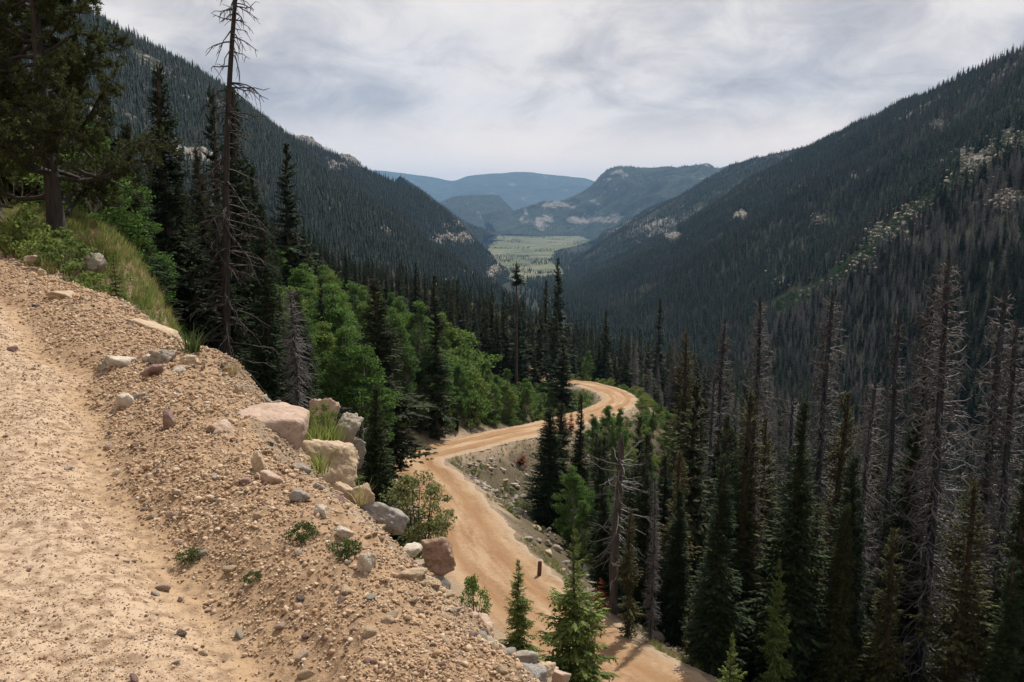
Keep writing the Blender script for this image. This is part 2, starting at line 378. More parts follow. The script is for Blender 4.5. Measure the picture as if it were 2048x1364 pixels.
def leaf_mat(name, cols, transl=0.0, var=0.35, nscale=3.0):
    """foliage: tint differs from tree to tree and from clump to clump"""
    m, t, b = newmat(name)
    oi = t.nodes.new('ShaderNodeObjectInfo')
    cols = list(cols) * 2 if len(cols) == 1 else cols
    k = len(cols); c = ramp(t, oi.outputs['Random'], [(i / max(k - 1, 1), cols[i]) for i in range(k)]).outputs['Color']
    geo = t.nodes.new('ShaderNodeNewGeometry')
    f = mth(t, 'ADD', mth(t, 'MULTIPLY', geo.outputs['Random Per Island'], 2 * var), 1.0 - var)
    vm = t.nodes.new('ShaderNodeVectorMath'); vm.operation = 'SCALE'
    t.links.new(c, vm.inputs[0]); t.links.new(f, vm.inputs['Scale'])
    t.links.new(vm.outputs[0], b.inputs['Base Color']); b.inputs['Roughness'].default_value = 0.75; b.inputs['Specular IOR Level'].default_value = 0.15
    if transl > 0:
        tr = t.nodes.new('ShaderNodeBsdfTranslucent'); t.links.new(vm.outputs[0], tr.inputs['Color'])
        mx = t.nodes.new('ShaderNodeMixShader'); mx.inputs[0].default_value = transl
        o = [n for n in t.nodes if n.type == 'OUTPUT_MATERIAL'][0]
        t.links.new(b.outputs[0], mx.inputs[1]); t.links.new(tr.outputs[0], mx.inputs[2]); t.links.new(mx.outputs[0], o.inputs['Surface'])
    return m
M_spruce = leaf_mat('spruce_needles', [(0.018, 0.032, 0.011), (0.028, 0.044, 0.014), (0.020, 0.038, 0.015), (0.044, 0.048, 0.015)], 0.2, 0.55)
M_young = leaf_mat('young_spruce_needles', [(0.125, 0.175, 0.050), (0.145, 0.185, 0.050)], 0.35, 0.5)
M_gold = leaf_mat('yellowing_spruce_needles', [(0.075, 0.065, 0.024), (0.060, 0.062, 0.024)], 0.2, 0.5)
M_far = leaf_mat('far_spruce_needles', [(0.007, 0.016, 0.012), (0.014, 0.024, 0.015), (0.009, 0.019, 0.015), (0.026, 0.034, 0.019), (0.008, 0.017, 0.012)], 0.0, 0.55)
M_aspen = leaf_mat('aspen_leaves', [(0.085, 0.160, 0.038), (0.115, 0.195, 0.045), (0.085, 0.155, 0.045), (0.15, 0.205, 0.045)], 0.5, 0.55)
M_willow = leaf_mat('willow_leaves', [(0.22, 0.23, 0.10), (0.20, 0.22, 0.09)], 0.45, 0.45)
M_shrub = leaf_mat('shrub_leaves', [(0.15, 0.21, 0.055), (0.20, 0.23, 0.07), (0.11, 0.17, 0.05)], 0.45, 0.45)
M_pine = leaf_mat('pine_needles', [(0.050, 0.066, 0.024), (0.060, 0.072, 0.024)], 0.25, 0.6)
M_redfol = leaf_mat('rust_red_needles', [(0.20, 0.055, 0.022)], 0.2, 0.5)
M_grass = leaf_mat('grass_blades', [(0.16, 0.23, 0.055), (0.24, 0.27, 0.08), (0.19, 0.25, 0.07), (0.32, 0.31, 0.12)], 0.45, 0.4)
M_dry = leaf_mat('dry_grass', [(0.44, 0.38, 0.20), (0.38, 0.30, 0.15)], 0.35, 0.4)
M_weed = leaf_mat('weed_leaves', [(0.07, 0.11, 0.035), (0.09, 0.11, 0.04)], 0.3, 0.5)
def bark_mat(name, a, bcol, scale=8.0):
    m, t, b = newmat(name)
    tcn = t.nodes.new('ShaderNodeTexCoord'); mp = t.nodes.new('ShaderNodeMapping'); mp.inputs['Scale'].default_value = (scale * 3, scale * 3, scale * 0.6)
    t.links.new(tcn.outputs['Object'], mp.inputs[0]); n = noise(t, 1.5, 5, 0.65, vec=mp.outputs[0])
    t.links.new(ramp(t, n, [(0.35, bcol), (0.65, a)]).outputs['Color'], b.inputs['Base Color']); b.inputs['Roughness'].default_value = 0.9
    bump(t, b, n, 0.6, 0.02); return m
M_bark = bark_mat('spruce_bark', (0.085, 0.062, 0.045), (0.04, 0.03, 0.024), 20)
M_dead = bark_mat('dead_grey_wood', (0.066, 0.070, 0.080), (0.024, 0.025, 0.030), 20)
M_deadb = leaf_mat('dead_branches', [(0.12, 0.112, 0.112), (0.165, 0.155, 0.152), (0.085, 0.076, 0.076)], 0.0, 0.6)
M_deadfar = leaf_mat('far_dead_branches', [(0.075, 0.070, 0.072), (0.11, 0.104, 0.104), (0.055, 0.05, 0.052)], 0.0, 0.5)
M_black = bark_mat('dark_dead_wood', (0.06, 0.05, 0.045), (0.025, 0.021, 0.02), 20)
M_aspb = bark_mat('aspen_bark', (0.42, 0.41, 0.34), (0.16, 0.15, 0.12), 14)
M_snag = bark_mat('weathered_snag_wood', (0.13, 0.11, 0.10), (0.04, 0.033, 0.030), 10)
M_post = bark_mat('rusty_post_wood', (0.17, 0.085, 0.05), (0.09, 0.045, 0.03), 12)

# wooded mountainside seen from afar: soil and low growth under the trees, rock where attr rock is high
def mountain_mat(name, g1, g2, rk1, rk2, sc, meadow=None):
    m, t, b = newmat(name)
    n1 = noise(t, sc, 8, 0.6); n2 = noise(t, sc * 9, 6, 0.7); n3 = noise(t, sc * 40, 4, 0.7)
    g = ramp(t, mth(t, 'ADD', mth(t, 'MULTIPLY', n2, 0.6), mth(t, 'MULTIPLY', n3, 0.4)), [(0.38, g1), (0.62, g2)]).outputs['Color']
    rk = ramp(t, mth(t, 'ADD', mth(t, 'MULTIPLY', n2, 0.5), mth(t, 'MULTIPLY', n3, 0.5)), [(0.38, rk2), (0.6, rk1)]).outputs['Color']
    f = ramp(t, mth(t, 'ADD', attr(t, 'rock'), mth(t, 'MULTIPLY', mth(t, 'SUBTRACT', n2, 0.5), 0.9)), [(0.45, 0.0), (0.6, 1.0)]).outputs['Color']
    c = mixc(t, f, g, rk)
    t.links.new(c, b.inputs['Base Color']); b.inputs['Roughness'].default_value = 0.95; b.inputs['Specular IOR Level'].default_value = 0.05
    bump(t, b, mth(t, 'ADD', n2, mth(t, 'MULTIPLY', n3, 0.5)), 0.9, 0.5 / sc * 0.012)
    return m
M_mtn = mountain_mat('wooded_slope_floor', (0.016, 0.020, 0.013), (0.036, 0.038, 0.025), (0.25, 0.235, 0.215), (0.12, 0.11, 0.10), 0.012)
M_mtnfar = mountain_mat('far_wooded_slope', (0.016, 0.026, 0.020), (0.052, 0.060, 0.040), (0.22, 0.20, 0.18), (0.12, 0.11, 0.10), 0.004)
m, t, b = newmat('meadow_grass')
n1 = noise(t, 0.006, 6, 0.6); n2 = noise(t, 0.03, 6, 0.65)
c = ramp(t, mth(t, 'ADD', mth(t, 'MULTIPLY', n1, 0.5), mth(t, 'MULTIPLY', n2, 0.5)), [(0.42, (0.035, 0.05, 0.025)), (0.49, (0.075, 0.09, 0.045)), (0.57, (0.15, 0.145, 0.085))]).outputs['Color']
t.links.new(c, b.inputs['Base Color']); b.inputs['Roughness'].default_value = 0.95
M_meadow = m

# ------------------------------------------------------------------ ground near the camera, split into road and hillside
def struct(name, me, label=None):
    o = link(name, me); o['kind'] = 'structure'
    if label: o['label'] = label
    return o
NC, NR = 760, 430
az = np.concatenate([np.linspace(R(-62), R(-36), 40, endpoint=False), np.linspace(R(-36), R(36), NC - 70, endpoint=False), np.linspace(R(36), R(62), 30)])
rr = np.exp(np.linspace(math.log(1.1), math.log(360), NR))
RRg, AZg = np.meshgrid(rr, az, indexing='ij')
gx, gy = (RRg * np.sin(AZg)).ravel(), (RRg * np.cos(AZg)).ravel()
gz, gs, gdr, gsr, gal = H(gx, gy, full=True)
GV = np.stack([gx, gy, gz], 1)
GQ = grid_quads(NR, len(az))[:, ::-1]
cs = gs[GQ].mean(1); cd = gdr[GQ].mean(1); cr = np.hypot(gx, gy)[GQ].mean(1)
far_r = np.hypot(gx, gy)
litter = sstep(3.0, 9.0, gs + 2.5 * fbm(gx / 3, gy / 3, 3, 5)) * np.maximum(sstep(3.2, 9.5, gdr + 1.5 * fbm(gx / 4, gy / 4, 3, 15)), 0)
litter = np.where((gsr < 0) & (far_r > 40), np.maximum(litter, sstep(2.9, 4.6, gdr + 0.8 * fbm(gx / 2, gy / 2, 3, 25)) * 0.85), litter)
litter = np.where((gsr > 0) & (far_r > 24), np.maximum(litter, 0.75 * sstep(2.9, 5.0, gdr + 2.2 * fbm(gx / 2.5, gy / 2.5, 3, 35))), litter)
is_up = (cs < 0.05) & (cs > -6.5) & (cr < 60)
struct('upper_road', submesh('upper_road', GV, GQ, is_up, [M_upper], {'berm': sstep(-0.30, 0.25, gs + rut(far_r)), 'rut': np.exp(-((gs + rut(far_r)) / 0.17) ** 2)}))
struct('hillside', submesh('hillside', GV, GQ, ~is_up, [M_hill], {'litter': litter}))
# the rest of the slope, beside and behind the camera
az2 = np.linspace(R(62), R(298), 90); rr2 = np.exp(np.linspace(math.log(1.1), math.log(360), 70))
R2, A2 = np.meshgrid(rr2, az2, indexing='ij'); hx, hy = (R2 * np.sin(A2)).ravel(), (R2 * np.cos(A2)).ravel()
hz_, hs, _, _, _ = H(hx, hy, full=True)
V2 = np.stack([hx, hy, hz_], 1)
V2[:, 2] -= 0.02
struct('hillside', submesh('hillside_behind', V2, grid_quads(70, 90)[:, ::-1], np.ones(69 * 89, bool), [M_hill], {'litter': sstep(3, 9, hs)}))
aa = np.linspace(0, 2 * math.pi, 24, endpoint=False)
zc0 = h1(0, 1.1)
me = mesh_np('upper_road_underfoot', np.vstack([[[0, 0, zc0 - 0.02]], np.stack([1.2 * np.sin(aa), 1.2 * np.cos(aa), H(1.2 * np.sin(aa), 1.2 * np.cos(aa)) - 0.03], 1)]),
             tris=[(0, 1 + (i + 1) % 24, 1 + i) for i in range(24)], mats=[M_upper], smooth=True)
struct('upper_road', me)

# lower road: a crowned strip with shallow wheel tracks, a few cm above the cut and fill
RP = catmull(ROAD[::4], 26)
tan = np.gradient(RP[:, :2], axis=0); tan /= np.linalg.norm(tan, axis=1)[:, None]
nrm = np.stack([tan[:, 1], -tan[:, 0]], 1)
cum = np.concatenate([[0], np.cumsum(np.linalg.norm(np.diff(RP[:, :2], axis=0), axis=1))])
nx_ = 27; ac = np.linspace(-1, 1, nx_)
X = RP[:, None, 0] + nrm[:, None, 0] * ac[None] * RW; Y = RP[:, None, 1] + nrm[:, None, 1] * ac[None] * RW
Ewob = 1 + 0.13 * fbm(cum / 1.6, cum * 0, 4, 61)
X = RP[:, None, 0] + nrm[:, None, 0] * ac[None] * RW * Ewob[:, None]; Y = RP[:, None, 1] + nrm[:, None, 1] * ac[None] * RW * Ewob[:, None]
prof = 0.05 - 0.045 * (np.exp(-((np.abs(ac) - 0.42) / 0.13) ** 2)) - 0.13 * sstep(0.86, 1.0, np.abs(ac))
Z = RP[:, None, 2] + prof[None] + 0.03 * fbm(X, Y, 4, 71) + 0.05 * fbm(ac[None] * 7 + 0 * X, cum[:, None] * 0.12 + 0 * X, 3, 72)
me = mesh_np('lower_road', np.stack([X, Y, Z], -1).reshape(-1, 3), quads=grid_quads(len(RP), nx_), mats=[M_lower], smooth=True)
fattr(me, 'across', np.tile(ac, len(RP))); fattr(me, 'along', np.repeat(cum, nx_))
struct('lower_road', me)

# ------------------------------------------------------------------ far terrain: slopes spanned between a foot line and a skyline
class Loft: pass
def resample(pts, n):
    P = catmull(pts, 12); d = np.concatenate([[0], np.cumsum(np.linalg.norm(np.diff(P, axis=0), axis=1))]); s = np.linspace(0, d[-1], n)
    return np.stack([np.interp(s, d, P[:, k]) for k in range(3)], 1)
def loft(name, foot, ridge, nt, ns, amp, wl_, seed, mat, rock=0.35, rwl=0.35, back=0.35, bow=0.0, ridge_amp=0.12, sink=0.0):
    Fp, Rp = resample(foot, nt), resample(ridge, nt)
    ext = Rp[:, None] * np.ones((1, 1, 1))
    nb = max(4, ns // 6)
    s = np.linspace(0, 1, ns)
    P = Fp[:, None] * (1 - s)[None, :, None] + Rp[:, None] * s[None, :, None]
    span = np.linalg.norm(Rp - Fp, axis=1)
    P[:, :, 2] += bow * span[:, None] * np.sin(np.pi * s)[None]
    env = np.clip(np.sin(np.pi * np.clip(s, 0, 1)) ** 0.6, 0, 1) * (1 - ridge_amp) + ridge_amp
    x, y = P[:, :, 0], P[:, :, 1]
    nz = fbm(x / wl_, y / wl_, 5, seed)
    rid = 1 - np.abs(fbm(x / (wl_ * 0.6), y / (wl_ * 0.6), 4, seed + 5)) * 2
    P[:, :, 2] += amp * (nz + 0.45 * rid - 0.2) * env[None]
    # the far side falls away behind the skyline
    dirv = Rp - Fp; dirv[:, 2] = 0; dirv /= np.linalg.norm(dirv, axis=1)[:, None]
    bs = np.linspace(0, 1, nb + 1)[1:]
    B = P[:, -1:, :] + dirv[:, None] * (back * span)[:, None, None] * bs[None, :, None]
    B[:, :, 2] -= (back * span * 0.6)[:, None] * bs[None] ** 1.4
    P = np.concatenate([P, B], 1)
    nn = P.shape[1]
    V = P.reshape(-1, 3)
    rk = fbm(V[:, 0] / (wl_ * rwl), V[:, 2] / (wl_ * rwl * 0.6), 4, seed + 9)
    rkm = np.clip(rock + rk * 0.75, 0, 1)
    me = mesh_np(name, V, quads=grid_quads(nt, nn), mats=[mat], smooth=True); fattr(me, 'rock', rkm)
    o = struct(name, me)
    L = Loft(); L.P = P; L.V = V; L.nt = nt; L.ns = ns; L.nn = nn; L.rock = rkm.reshape(nt, nn); L.o = o
    L.u, L.v = proj(V[:, 0], V[:, 1], V[:, 2])
    return L
def sample_loft(L, n, smax=1.0):
    A = np.linalg.norm(np.cross(L.P[1:, :L.ns - 1] - L.P[:-1, :L.ns - 1], L.P[:-1, 1:L.ns] - L.P[:-1, :L.ns - 1]), axis=-1).ravel()
    k = rng.choice(len(A), n, p=A / A.sum()); i, j = k // (L.ns - 1), k % (L.ns - 1)
    a, b_ = rng.random((n, 1)), rng.random((n, 1))
    p = (L.P[i, j] * (1 - a) + L.P[i + 1, j] * a) * (1 - b_) + (L.P[i, j + 1] * (1 - a) + L.P[i + 1, j + 1] * a) * b_
    return p, L.rock[i, j]
def on_loft(L, u, v):
    k = np.argmin((L.u - u) ** 2 + (L.v - v) ** 2 + 1e6 * (np.arange(len(L.V)) % L.nn >= L.ns)); return L.V[k]
def add_rock(L, w):
    r_ = np.clip(L.rock.ravel() + w, 0, 1); L.rock = r_.reshape(L.rock.shape); L.o.data.attributes['rock'].data.foreach_set('value', r_.astype(np.float32))
def ck(y, dx=0, dz=0): return np.array([creek_x(y) + dx, y, floor_z(y) + dz])

foot_R1 = [ck(120, 5, -2), ck(300, 0, -2), ck(700, 0, -2), ck(1100, 5, -2), ck(1600, 10, -2), ck(2050, 15, -2)]
LR1 = loft('right_mountainside', foot_R1, [at(2700, -190, 380), at(2420, -70, 560), at(2230, 12, 720), at(2048, 97, 900), at(1950, 143, 1050), at(1850, 190, 1230), at(1750, 234, 1450), at(1700, 260, 1570), at(1640, 292, 1750), at(1560, 345, 1950), at(1420, 428, 2150), at(1280, 500, 2260), at(1150, 556, 2250)], 340, 150, 26, 240, 11, M_mtn, rock=0.23, rwl=0.25)
LR2 = loft('right_mountainside_beyond', [np.array([260, 1900, -176]), np.array([190, 2600, -178]), np.array([300, 3400, -178]), np.array([480, 4300, -178])],
           [at(1800, 240, 2250), at(1700, 268, 2450), at(1620, 292, 2650), at(1545, 308, 2850), at(1490, 322, 3000), at(1462, 332, 3100), at(1420, 362, 3200), at(1383, 388, 3300), at(1345, 398, 3400), at(1318, 408, 3500), at(1280, 432, 3700), at(1235, 462, 4000), at(1180, 482, 4500)], 170, 80, 45, 420, 31, M_mtn, rock=0.24)
LA = loft('left_mountainside', [at(-520, 440, 400), at(-250, 440, 410), at(0, 450, 430), at(300, 460, 470), at(600, 545, 560), at(850, 610, 700), at(1090, 640, 920)],
          [at(-420, -350, 640), at(-160, -170, 720), at(90, -30, 830), at(240, 62, 900), at(330, 108, 960), at(400, 150, 1020), at(450, 185, 1070), at(500, 225, 1130), at(540, 258, 1200), at(580, 300, 1290)], 260, 130, 22, 190, 51, M_mtn, rock=0.24, rwl=0.2)
LB = loft('left_mountain_spur', [at(400, 420, 1150), at(620, 480, 1230), at(760, 540, 1330), at(900, 590, 1480), at(1000, 592, 1750), at(1022, 566, 2200)],
          [at(440, 218, 1450), at(540, 268, 1500), at(620, 292, 1560), at(690, 322, 1620), at(745, 347, 1680), at(800, 368, 1740), at(860, 402, 1820), at(915, 446, 1920), at(955, 488, 2030), at(985, 520, 2130), at(1012, 550, 2240)], 230, 100, 28, 220, 71, M_mtn, rock=0.36, rwl=0.22)
LC = loft('rocky_left_ridge', [at(440, 420, 1850), at(640, 455, 2050), at(820, 490, 2350)],
          [at(470, 225, 2150), at(540, 255, 2250), at(575, 270, 2320), at(615, 273, 2400), at(640, 290, 2450), at(660, 306, 2500), at(700, 310, 2580), at(716, 320, 2620), at(733, 345, 2700), at(760, 372, 2800), at(800, 410, 2900)], 130, 60, 36, 220, 91, M_mtn, rock=0.7, rwl=0.3)
LD = loft('wooded_left_slope', [np.array([-60, 2500, -176]), np.array([-130, 3300, -178]), np.array([-170, 4200, -178]), np.array([-180, 5200, -179])],
          [at(800, 352, 3200), at(850, 385, 3350), at(880, 410, 3500), at(920, 437, 3800), at(960, 455, 4300), at(1000, 468, 5100)], 130, 60, 30, 300, 111, M_mtn, rock=0.12)
LM3 = loft('cliff_mountain', [np.array([-100, 6100, -180]), np.array([500, 5600, -180]), np.array([1100, 4700, -180]), np.array([2200, 4200, -180])],
           [at(940, 463.5, 7750), at(1000, 452, 7600), at(1060, 432, 7500), at(1120, 408, 7400), at(1165, 388, 7300), at(1195, 368, 7250), at(1212, 350, 7200), at(1236, 337, 7150), at(1262, 334, 7100), at(1300, 333, 7050), at(1336, 328, 7000), at(1370, 333, 6950), at(1420, 334, 6900), at(1465, 332, 6800), at(1560, 318, 6700), at(1700, 300, 6500)], 260, 130, 150, 700, 131, M_mtnfar, rock=0.16, rwl=0.14, bow=0.03, ridge_amp=0.25)
LM2 = loft('blue_hump_hill', [np.array([-900, 6900, -180]), np.array([-500, 6500, -180]), np.array([-50, 6400, -180]), np.array([250, 6700, -180])],
           [at(840, 425, 7700), at(880, 405, 7800), at(905, 394, 7900), at(935, 391, 7900), at(990, 391, 7900), at(1008, 402, 7850), at(1030, 424, 7700), at(1052, 442, 7500), at(1075, 452, 7300), at(1110, 464.5, 7200)], 120, 50, 60, 500, 151, M_mtnfar, rock=0.08, rwl=0.14)
LM1 = loft('distant_blue_ridge', [np.array([-6000, 11800, -180]), np.array([-2000, 11500, -180]), np.array([700, 11500, -180]), np.array([4000, 11800, -180])],
           [at(480, 352, 15660), at(640, 345, 15525), at(740, 341, 15525), at(800, 345, 15525), at(860, 353, 15390), at(905, 361, 15390), at(940, 351, 15255), at(1000, 347, 15120), at(1040, 344, 15120), at(1080, 348, 15120), at(1130, 352, 15120), at(1170, 356, 14985), at(1205, 364, 14850), at(1300, 372, 14850), at(1500, 360, 14850)], 220, 70, 190, 1500, 171, M_mtnfar, rock=0.04, rwl=0.1)

add_rock(LM3, 0.28 * np.exp(-((LM3.u - 1130) / 100) ** 2 - ((LM3.v - 441) / 9) ** 2))
# valley floor and meadow
fy = np.concatenate([np.linspace(200, 2000, 70), np.linspace(2050, 14000, 90)]); fx = np.linspace(-1, 1, 60)
FX = creek_x(fy)[:, None] + fx[None] * (60 + np.maximum(fy - 300, 0) * 0.45)[:, None]; FY = fy[:, None] + 0 * FX
FZ = floor_z(FY) + 2.0 * fbm(FX / 120, FY / 120, 3, 191) - 1.0
me = mesh_np('valley_floor', np.stack([FX, FY, FZ], -1).reshape(-1, 3), quads=grid_quads(len(fy), 60)[:, ::-1], mats=[M_mtn], smooth=True); fattr(me, 'rock', np.zeros(len(fy) * 60))
struct('valley_floor', me)
my = np.linspace(1900, 6100, 60); mxl = np.interp(my, [1900, 2100, 2300, 2800, 3640, 5000, 6100], [20, -10, -45, -85, -110, -115, -100]); mxr = np.interp(my, [1900, 2100, 2300, 2800, 3640, 4400, 5000, 6100], [80, 120, 165, 130, 190, 380, 480, 520])
ft = np.linspace(0, 1, 24)
MX = mxl[:, None] * (1 - ft) + mxr[:, None] * ft; MY = my[:, None] + 0 * MX
MX = MX + 25 * fbm(MY / 140, MX / 300, 3, 201)
MZ = floor_z(MY) + 3.0
me = mesh_np('meadow', np.stack([MX, MY, MZ], -1).reshape(-1, 3), quads=grid_quads(60, 24)[:, ::-1], mats=[M_meadow], smooth=True)
struct('meadow', me)
bm_y = 60000.0
me = mesh_np('plain', np.array([[-bm_y, -bm_y, -400], [bm_y, -bm_y, -400], [bm_y, bm_y, -400], [-bm_y, bm_y, -400]]), quads=[(0, 1, 2, 3)], mats=[M_mtnfar])
fattr(me, 'rock', np.zeros(4)); struct('plain', me)

# ------------------------------------------------------------------ tree builders (unit height, shared meshes)
class Acc:
    def __init__(s): s.v = []; s.q = []; s.n = 0
    def add(s, V, Q): s.v.append(V); s.q.append(Q + s.n); s.n += len(V)
    def mesh(s, name, mat, smooth=False): return mesh_np(name, np.vstack(s.v), quads=np.vstack(s.q), mats=[mat], smooth=smooth)
def unit(a): return a / np.maximum(np.linalg.norm(a, axis=-1, keepdims=True), 1e-9)
def diamonds(acc, base, tip, w, nrm):
    """one pointed leaf-shaped face each, from base to tip, half width w, facing nrm"""
    ax = tip - base; side = unit(np.cross(ax, nrm)) * np.asarray(w)[..., None]
    mid = base + 0.42 * ax
    V = np.stack([base, mid + side, tip, mid - side], 1).reshape(-1, 3); n = len(base)
    acc.add(V, np.arange(n * 4).reshape(n, 4))
def tubes(acc, P, rad, sides=3):
    """P (n,k,3) centre lines, rad (n,k)"""
    n, k, _ = P.shape
    T = unit(np.gradient(P, axis=1))
    ref = np.where(np.abs(T[..., 2:3]) > 0.9, np.array([1.0, 0, 0]), np.array([0, 0, 1.0]))
    A = unit(np.cross(T, ref)); B = np.cross(T, A)
    an = np.linspace(0, 2 * math.pi, sides, endpoint=False)
    ring = P[:, :, None] + rad[:, :, None, None] * (A[:, :, None] * np.cos(an)[None, None, :, None] + B[:, :, None] * np.sin(an)[None, None, :, None])
    V = ring.reshape(-1, 3)
    i = np.arange(n)[:, None, None] * k * sides + np.arange(k - 1)[None, :, None] * sides
    j = np.arange(sides)[None, None, :]; j2 = (j + 1) % sides
    Q = np.stack([i + j, i + j2, i + sides + j2, i + sides + j], -1).reshape(-1, 4)
    acc.add(V, Q)
def trunk_mesh(name, rng_, r0, mat, top=1.0, lean=0.0, bend=0.01, sides=8, k=14, z0=-0.06, tip=0.004):
    t = np.linspace(0, 1, k); z = z0 + t * (top - z0)
    P = np.stack([lean * z + bend * np.sin(z * 5 + rng_.random() * 6) * z, bend * np.sin(z * 4 + rng_.random() * 6) * z, z], 1)[None]
    r = (r0 * (1 - t) ** 0.85 + tip) * (1 + 0.5 * np.exp(-t * 14)); a = Acc(); tubes(a, P, r[None], sides)
    return a.mesh(name, mat, True), P[0]
def spruce(seed, nw=42, nb=7, rad=0.13, base=0.05, K=6, fine=1, mat=None, bark=None, fill=1.0, sparse=0.0, topn=0.9, irregular=0.35, wd=1.0):
    g = np.random.default_rng(seed)
    tm, _ = trunk_mesh('spruce_trunk', g, 0.0125, bark or M_bark, sides=7, k=10)
    zs = np.repeat(base + (0.985 - base) * np.linspace(0, 1, nw) ** 0.95, nb); n = len(zs)
    zs = zs + g.normal(0, 0.006, n); keep = g.random(n) > sparse; zs = zs[keep]; n = len(zs)
    rel = np.clip((0.995 - zs) / (1 - base), 0.01, 1)
    lump = 1 + irregular * np.interp(zs, np.linspace(0, 1, 14), g.normal(0, 0.6, 14))
    L = rad * rel ** topn * g.uniform(0.55, 1.12, n) * lump + 0.010
    L *= np.where(rel > 0.85, 0.55 + 0.45 * (1 - rel) / 0.15, 1)
    az_ = g.random(n) * 2 * math.pi
    slope = np.interp(rel, [0, 0.15, 0.5, 1], [1.0, 0.25, -0.25, -0.45]) + g.normal(0, 0.13, n)
    t = (np.arange(K) + 0.6) / K
    dirx, diry = np.cos(az_), np.sin(az_)
    r = L[:, None] * t; z = zs[:, None] + L[:, None] * (slope[:, None] * t + 0.28 * t ** 2)
    P = np.stack([dirx[:, None] * r, diry[:, None] * r, z], -1)
    out = np.stack([dirx, diry, slope * 0.6], -1); out = unit(out)[:, None, :] * np.ones((1, K, 1))
    side = np.stack([-diry, dirx, np.zeros(n)], -1)[:, None, :] * np.ones((1, K, 1))
    up = np.array([0, 0, 1.0])
    a = Acc()
    bw = 0.0021
    # main shoots
    tip = P + out * (L / K * 1.7)[:, None, None]
    diamonds(a, (P - out * (L / K * 0.6)[:, None, None]).reshape(-1, 3), tip.reshape(-1, 3), np.repeat(L * 0.055 * wd + 0.0015, K), np.cross(out, side).reshape(-1, 3))
    tl = (L[:, None] * 0.40 * (1.15 - 0.75 * t)[None] * g.uniform(0.7, 1.25, (n, K)) + 0.006) * fill
    for sg in (-1, 1):
        dv = unit(out * 0.75 + side * sg * g.uniform(0.5, 1.0, (n, K, 1)) + up * g.uniform(-0.55, 0.02, (n, K, 1)))
        b0 = P; e0 = P + dv * tl[..., None]
        if fine == 1:
            diamonds(a, b0.reshape(-1, 3), e0.reshape(-1, 3), (tl * 0.20 * wd).ravel(), np.cross(dv, side).reshape(-1, 3) + g.normal(0, 0.3, (n * K, 3)))
            dd = unit(dv * 0.5 + up * -0.8); e1 = P + dd * (tl * 0.55)[..., None]
            diamonds(a, b0.reshape(-1, 3), e1.reshape(-1, 3), (tl * 0.16 * wd).ravel(), g.normal(0, 1, (n * K, 3)))
        else:
            for f in np.linspace(0.12, 0.85, fine):
                for sg2 in (-1, 1):
                    bb = b0 + (e0 - b0) * f
                    d2 = unit(dv + np.cross(dv, up) * sg2 * g.uniform(0.3, 1.0, (n, K, 1)) + up * g.uniform(-0.5, 0.25, (n, K, 1)))
                    ee = bb + d2 * (tl * (0.62 - 0.25 * f) * g.uniform(0.7, 1.2, (n, K)))[..., None]
                    diamonds(a, bb.reshape(-1, 3), ee.reshape(-1, 3), (tl * 0.105 * wd).ravel(), g.normal(0, 1, (n * K, 3)) + np.array([0, 0, 0.8]))
    # leader
    lz = np.linspace(0.955, 1.0, 6); m_ = 6
    bb = np.stack([np.zeros(m_), np.zeros(m_), lz], 1); ee = bb + np.stack([g.normal(0, 0.008, m_), g.normal(0, 0.008, m_), np.full(m_, 0.022)], 1)
    diamonds(a, bb, ee, np.full(m_, 0.003), g.normal(0, 1, (m_, 3)))
    # branch wood as thin strips
    keepb = g.random(n) < 0.5
    PP = np.concatenate([np.stack([0 * zs, 0 * zs, zs], -1)[:, None], P[:, ::2]], 1)[keepb]
    w = Acc(); tubes(w, PP, np.linspace(0.0022, 0.0006, PP.shape[1])[None] * np.ones((len(PP), 1)), 3)
    Vw, Qw = np.vstack(w.v), np.vstack(w.q)
    nq0 = sum(len(q) for q in a.q); a.add(Vw, Qw)
    me = mesh_np('spruce_crown', np.vstack(a.v), quads=np.vstack(a.q), mats=[mat or M_spruce, bark or M_bark], midx=np.r_[np.zeros(nq0, int), np.ones(len(Qw), int)])
    return [('trunk', tm), ('crown', me)]
